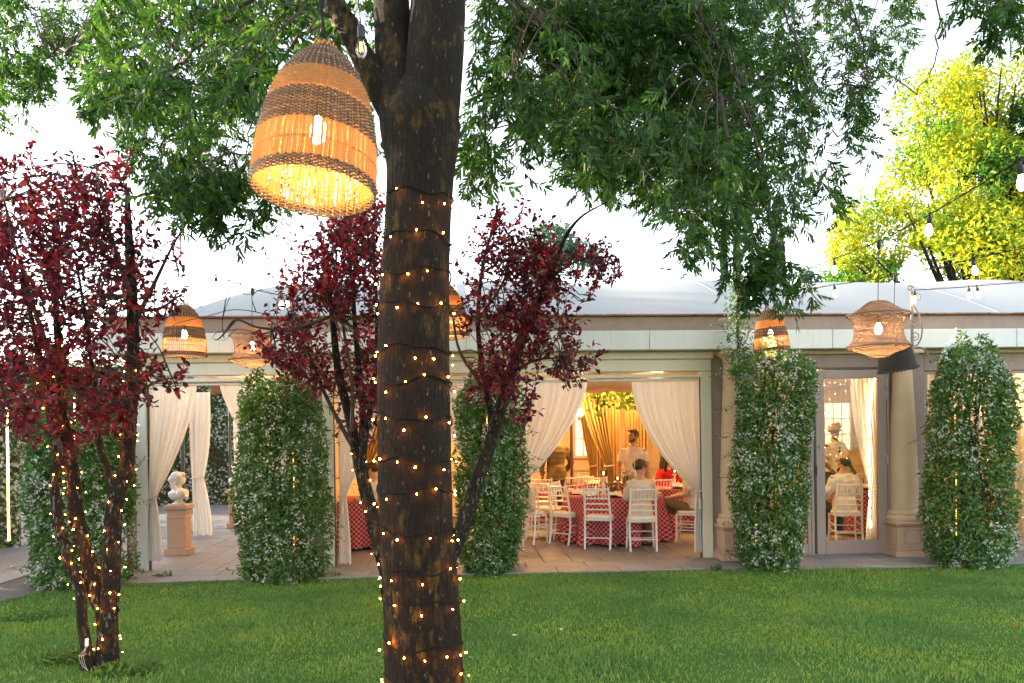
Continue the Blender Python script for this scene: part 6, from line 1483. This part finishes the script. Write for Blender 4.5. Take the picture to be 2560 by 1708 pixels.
    if 'collar' in extras:
        for s in (-1, 1): MB().tube([neck+Vector((0, .062, -.035)), neck+Vector((s*.05, .035, .01)), neck+Vector((s*.045, -.045, .03)), neck+Vector((0, -.068, .035))], [.014,.018,.017,.016], 8, True).build('collar', tp, top, True)
        MB().bbox(-.012, .012, chest.y+.117, chest.y+.132, cz-.03, sz-.01, .003).build('placket', tp, top)
    # ---- trousers / skirt
    c = MB(); torso(c, .014, hz-.2, hz+.12)
    for s in (-1, 1): limb_mb(c, [hip[s], hip[s].lerp(kn[s], .5), kn[s], kn[s].lerp(an[s], .4), an[s].lerp(kn[s], .06)], [.103,.096,.075,.078,.066])
    tm = remeshed(c, .018, 3); tm.materials.clear(); tm.materials.append(bt); link(bpy.data.objects.new('trousers', tm), t)
    for s in (-1, 1):
        a = an[s]; MB().tube([a+Vector((0,-.055,-.055)), a+Vector((0,.0,-.05)), a+Vector((0,.09,-.062)), a+Vector((0,.175,-.072))], [.03,.042,.04,.026], 12).bbox(a.x-.038, a.x+.038, a.y-.075, a.y+.185, a.z-.088, a.z-.072, .008).build('shoe', sh, t, True)
    # ---- hair
    h = MB(); E = lambda c_, r_, n=16, m_=12: h.add([hp(*p) for p in MB().ell(c_, r_, n, m_).v], MB().ell((0,0,0), (1,1,1), n, m_).f)
    if hair == 'turban':
        for k in range(7):
            a = -.5+k*.17; h.tube([hp(.10*math.cos(q)*(1-.05*k), .115*math.sin(q)*(1-.05*k)-.01, .03+.016*k+.035*math.sin(q+k*.9)*(.6)) for q in np.linspace(0, 2*PI, 26)], .025, 8, False)
        E((0, -.01, .075), (.098,.112,.085)); nm = 'turban'
    else:
        nm = 'hair'; E((0, -.028, .035), (.084,.094,.094))
        if hair == 'short':
            for s in (-1, 1): E((s*.06, -.02, .02), (.024,.055,.055)); 
            E((0, .045, .092), (.06,.045,.026))
        elif hair == 'balding':
            h = MB(); E((0, -.055, .0), (.082,.066,.075))
            for s in (-1, 1): E((s*.064, -.02, .01), (.022,.05,.05))
        elif hair == 'bun':
            E((0, -.10, .03), (.055,.045,.06)); E((.02, -.095, .075), (.035,.03,.03)); E((0, .03, .08), (.068,.055,.035))
            for s in (-1, 1): E((s*.06, 0, .03), (.024,.06,.06))
        elif hair == 'long':
            E((0, .02, .08), (.072,.062,.04))
            for s in (-1, 1): h.tube([hp(s*.06, .01, .06), hp(s*.085, -.01, -.03), hp(s*.09, -.03, -.14), hp(s*.085, -.03, -.27)], [.03,.036,.038,.018], 10)
            h.tube([hp(0, -.07, .05), hp(0, -.095, -.06), hp(0, -.10, -.2), hp(0, -.09, -.32)], [.06,.07,.07,.03], 12, True, 1.3)
    hm = remeshed(h, .011, 2); hm.materials.clear(); hm.materials.append(hr); link(bpy.data.objects.new(nm, hm), t)
    if 'beard' in extras:
        bd = MB(); [bd.add([hp(*p) for p in MB().ell(c_, r_, 12, 8).v], MB().ell((0,0,0), (1,1,1), 12, 8).f) for c_, r_ in (((0, .045, -.082), (.047,.045,.030)), ((.042, .015, -.06), (.02,.04,.04)), ((-.042, .015, -.06), (.02,.04,.04)), ((0, .087, -.036), (.03,.01,.008)))]
        bm_ = remeshed(bd, .009, 2); bm_.materials.clear(); bm_.materials.append(hr); link(bpy.data.objects.new('beard', bm_), t)
    if 'sunglasses' in extras:
        g = MB()
        for s in (-1, 1): g.ell(hp(s*.034, .062, .098), (.028,.012,.018), 12, 8); g.tube([hp(s*.062, .055, .095), hp(s*.082, .0, .06), hp(s*.08, -.05, .03)], .003, 5)
        g.build('sunglasses', M['black_plastic'], t, True)
    if 'glasses' in extras:
        g = MB()
        for s in (-1, 1): g.tube([hp(s*.032+.024*math.cos(q), .093, .012+.018*math.sin(q)) for q in np.linspace(0, 2*PI, 14)], .0022, 5, False); g.tube([hp(s*.056, .09, .016), hp(s*.08, .0, .012)], .0022, 5)
        g.build('glasses', M['dark_metal'], t)
    if 'clip' in extras:
        g = MB()
        for s in (-1, 1): g.tube([hp(s*.015, -.14, .09), hp(s*.035, -.15, .05), hp(s*.02, -.145, .0)], .007, 6)
        g.build('hair_clip', M['rope'], t, True)
    if 'chest_glasses' in extras: MB().ell((.0, .13, cz+.06), (.03,.012,.022), 10, 8).ell((.0, .13, cz-.01), (.03,.012,.022), 10, 8).build('sunglasses', M['black_plastic'], t, True)
    t.scale = (H,)*3
    return t
def floor_pt(px, Y): p = at(px, 1090, Y); return (p.x, p.y, .034)
# standing man in the polo shirt, looking to his right
person('bearded man in a white polo shirt standing with sunglasses on his head', floor_pt(1582, 14.0), RAD(172), 'stand', ('skin_tan','polo','khaki','hair_grey','shoe'), 'short', RAD(-50), ('collar','beard','sunglasses'), 1.02,
       arms={1: ((.245, .0, 1.14), (.255, .10, .90)), -1: ((-.24, -.02, 1.14), (-.25, .05, .9))})
person('woman with clipped-up dark hair and a sheer cream blouse, back turned', (C2.x, C2.y+.03, .0), T2+RAD(-6), 'sit', ('skin_fair','blouse','khaki','hair_brown','shoe'), 'bun', RAD(-45), ('long','loose','blouse','clip','glasses'), 1.0, arms={-1: ((-.22, .10, .80), (-.12, .32, .80)), 1: ((.22, .10, .80), (.14, .33, .80))})
person('woman in red with long dark hair seated at the farther table', (CRD.location.x-.12, CRD.location.y-.25, 0), RAD(205), 'sit', ('skin_fair','red_dress','navy','hair_black','shoe'), 'long', RAD(35), ('long','blouse'), 1.0, arms={1: ((.26, .10, .80), (.10, .33, .80)), -1: ((-.24, .10, .8), (-.05, .35, .80))}, lean=.12)
person('man in a pale shirt sitting with crossed legs in khaki trousers', (CM.location.x+.02, CM.location.y, 0), RAD(75), 'cross', ('skin_fair','pink_shirt','khaki','hair_brown','sandal'), 'short', 0, (), 1.0, arms={1: ((.24, .10, .80), (.06, .30, .74)), -1: ((-.24, .10, .80), (-.05, .32, .74))})
person('man in a tan jacket standing with his back turned', floor_pt(1390, 15.2), RAD(8), 'stand', ('skin_tan','suit','suit_dark','hair_grey','shoe'), 'short', 0, ('long','loose','jacket'), 1.04, arms={1: ((.29, .04, 1.16), (.22, .16, .98)), -1: ((-.28, .0, 1.14), (-.24, .12, .92))})
person('man in an ochre turban and white shirt standing behind the glass door', floor_pt(2086, 14.3), RAD(192), 'stand', ('skin_dark','white_shirt','navy','turban','shoe'), 'turban', RAD(-15), ('collar','chest_glasses','beard'), 1.04, arms={1: ((.26, .0, 1.14), (.22, .18, 1.0)), -1: ((-.26, .0, 1.14), (-.22, .18, 1.0))})
person('balding man in a loose white shirt seated behind the glass door', (CG.x, CG.y+.03, 0), TG_+RAD(12), 'sit', ('skin_tan','white_shirt','navy','hair_black','sandal'), 'balding', RAD(25), ('long','loose','glasses'), 1.02, arms={1: ((.25, .02, .78), (.20, .24, .66)), -1: ((-.25, .02, .78), (-.16, .26, .68))})
person('diner in a white shirt and cream trousers beside the red checked table', (CW.location.x, CW.location.y, 0), RAD(58), 'tuck', ('skin_fair','white_shirt','cream_trousers','hair_brown','shoe'), 'bun', RAD(20), ('long',), 1.0, arms={1: ((.22, .16, .80), (.10, .36, .80)), -1: ((-.22, .16, .80), (-.08, .36, .80))}, lean=.18)

# ================================================================== SMALL THINGS ON THE LAWN
sp = gd(228, 1672, 0.0); t = thing('cut_stump', 'small sawn stump at the foot of the path-side plum', 'stump', sp)
M['cut_wood'] = mat_paint('sawn_wood', (.34,.15,.06), .8, .3, 30, .3)
Mt = Matrix.Rotation(RAD(-16), 4, 'Y') @ Matrix.Rotation(RAD(14), 4, 'X')
MB().tube([Mt @ Vector(p) for p in ((0,0,-.03), (0,0,.06), (0,0,.135))], [.052,.044,.041], 16).build('bark', M['plum_bark'], t, True)
MB().lathe([(.0405, .1352), (.040, .138), (.0, .1385)], 16, M=Mt).build('sawn_face', M['cut_wood'], t, True)
cp = at(217, 1606, YP-.14); t = thing('cable_plug', 'white cable connector tied to the slimmest stem of the path-side plum', 'connector', cp)
MB().bbox(-.012, .012, -.01, .01, -.03, .03, .005).build('housing', M['white_resin'], t)
for k in range(3): MB().tube(crv([(.004*k-.004, 0, -.03), (-.02-.015*k, -.01, -.10), (-.015-.012*k, .0, -.17), (.0, .01, -.22)], 6), .0013, 5).build('lead', M['rope'], t, True)
def weeds(px, py, w, n, seed, label, h=.07):
    rng = np.random.default_rng(seed); c = gd(px, py, 0); t = thing('weed_clump', label, 'weeds', c); a = rng.uniform(0, 2*PI, n); r = w*np.sqrt(rng.random(n)); P = np.stack([np.cos(a)*r, np.sin(a)*r*.6, rng.uniform(0, h*.5, n)], 1)
    V, Fc = leaf_arrays(P, unit(rng.normal(size=(n,3))*np.array([1,1,.4])+np.array([0,0,.7])), unit(rng.normal(size=(n,3))*.5+np.array([0,0,1])), rng.uniform(.03, h, n), rng.uniform(.015, .032, n)); tag(np_mesh('leaves', V, Fc, M['weed_leaf'], t), kind='stuff')
M['weed_leaf'] = mat_leaf('weed_leaf', [(0, (.05,.12,.025)), (.6, (.10,.21,.035)), (1, (.20,.30,.05))], .5, .45)
weeds(88, 1546, .30, 260, 1, 'dark clover patch on the lawn near the broad jasmine bush', .05); weeds(185, 1650, .28, 260, 2, 'leafy weeds around the foot of the path-side plum', .10); weeds(330, 1680, .25, 220, 3, 'weeds and seedlings beside the thick plum stem', .09)
weeds(408, 1447, .10, 40, 4, 'weed sprouting from the pavement joint by the white post', .10); weeds(815, 1445, .22, 90, 5, 'weeds at the foot of the post by the narrow curtain', .09); weeds(1790, 1428, .08, 40, 6, 'small weed at the kerb before the dining bay', .09)
def fallen():
    rng = np.random.default_rng(9); n = 90; x = rng.uniform(-4.5, 7.5, n); y = rng.uniform(5.6, 9.9, n); P = np.stack([x, y, rng.uniform(.028, .042, n)], 1)
    V, Fc = leaf_arrays(P, unit(rng.normal(size=(n,3))*np.array([1,1,.15])), unit(rng.normal(size=(n,3))*.3+np.array([0,0,1])), rng.uniform(.03,.055,n), rng.uniform(.014,.03,n))
    o = np_mesh('fallen_leaves', V, Fc, mat_leaf('dry_leaf', [(0, (.12,.02,.015)), (.4, (.22,.12,.04)), (1, (.36,.30,.16))], .8, .2)); tag(o, 'scattered dry leaves lying on the lawn', 'fallen leaves', kind='stuff')
fallen()
for px, py, rz, lab in ((1288, 1588, .3, 'flat white paper scrap lying on the lawn'), (1403, 1573, 1.2, 'small curled white paper scrap on the lawn')):
    c = gd(px, py, .035); o = MB().add([(-.03,-.012,0),(.03,-.014,.004),(.032,.012,.0),(-.028,.013,.012),(-.03,-.012,-.001),(.03,-.014,.003),(.032,.012,-.001),(-.028,.013,.011)], [(0,1,2,3),(7,6,5,4)]).build('paper_scrap', M['napkin'], None, False, c); o.rotation_euler = (0, 0, rz); o.scale = (.7, .7, .7); tag(o, lab, 'paper')
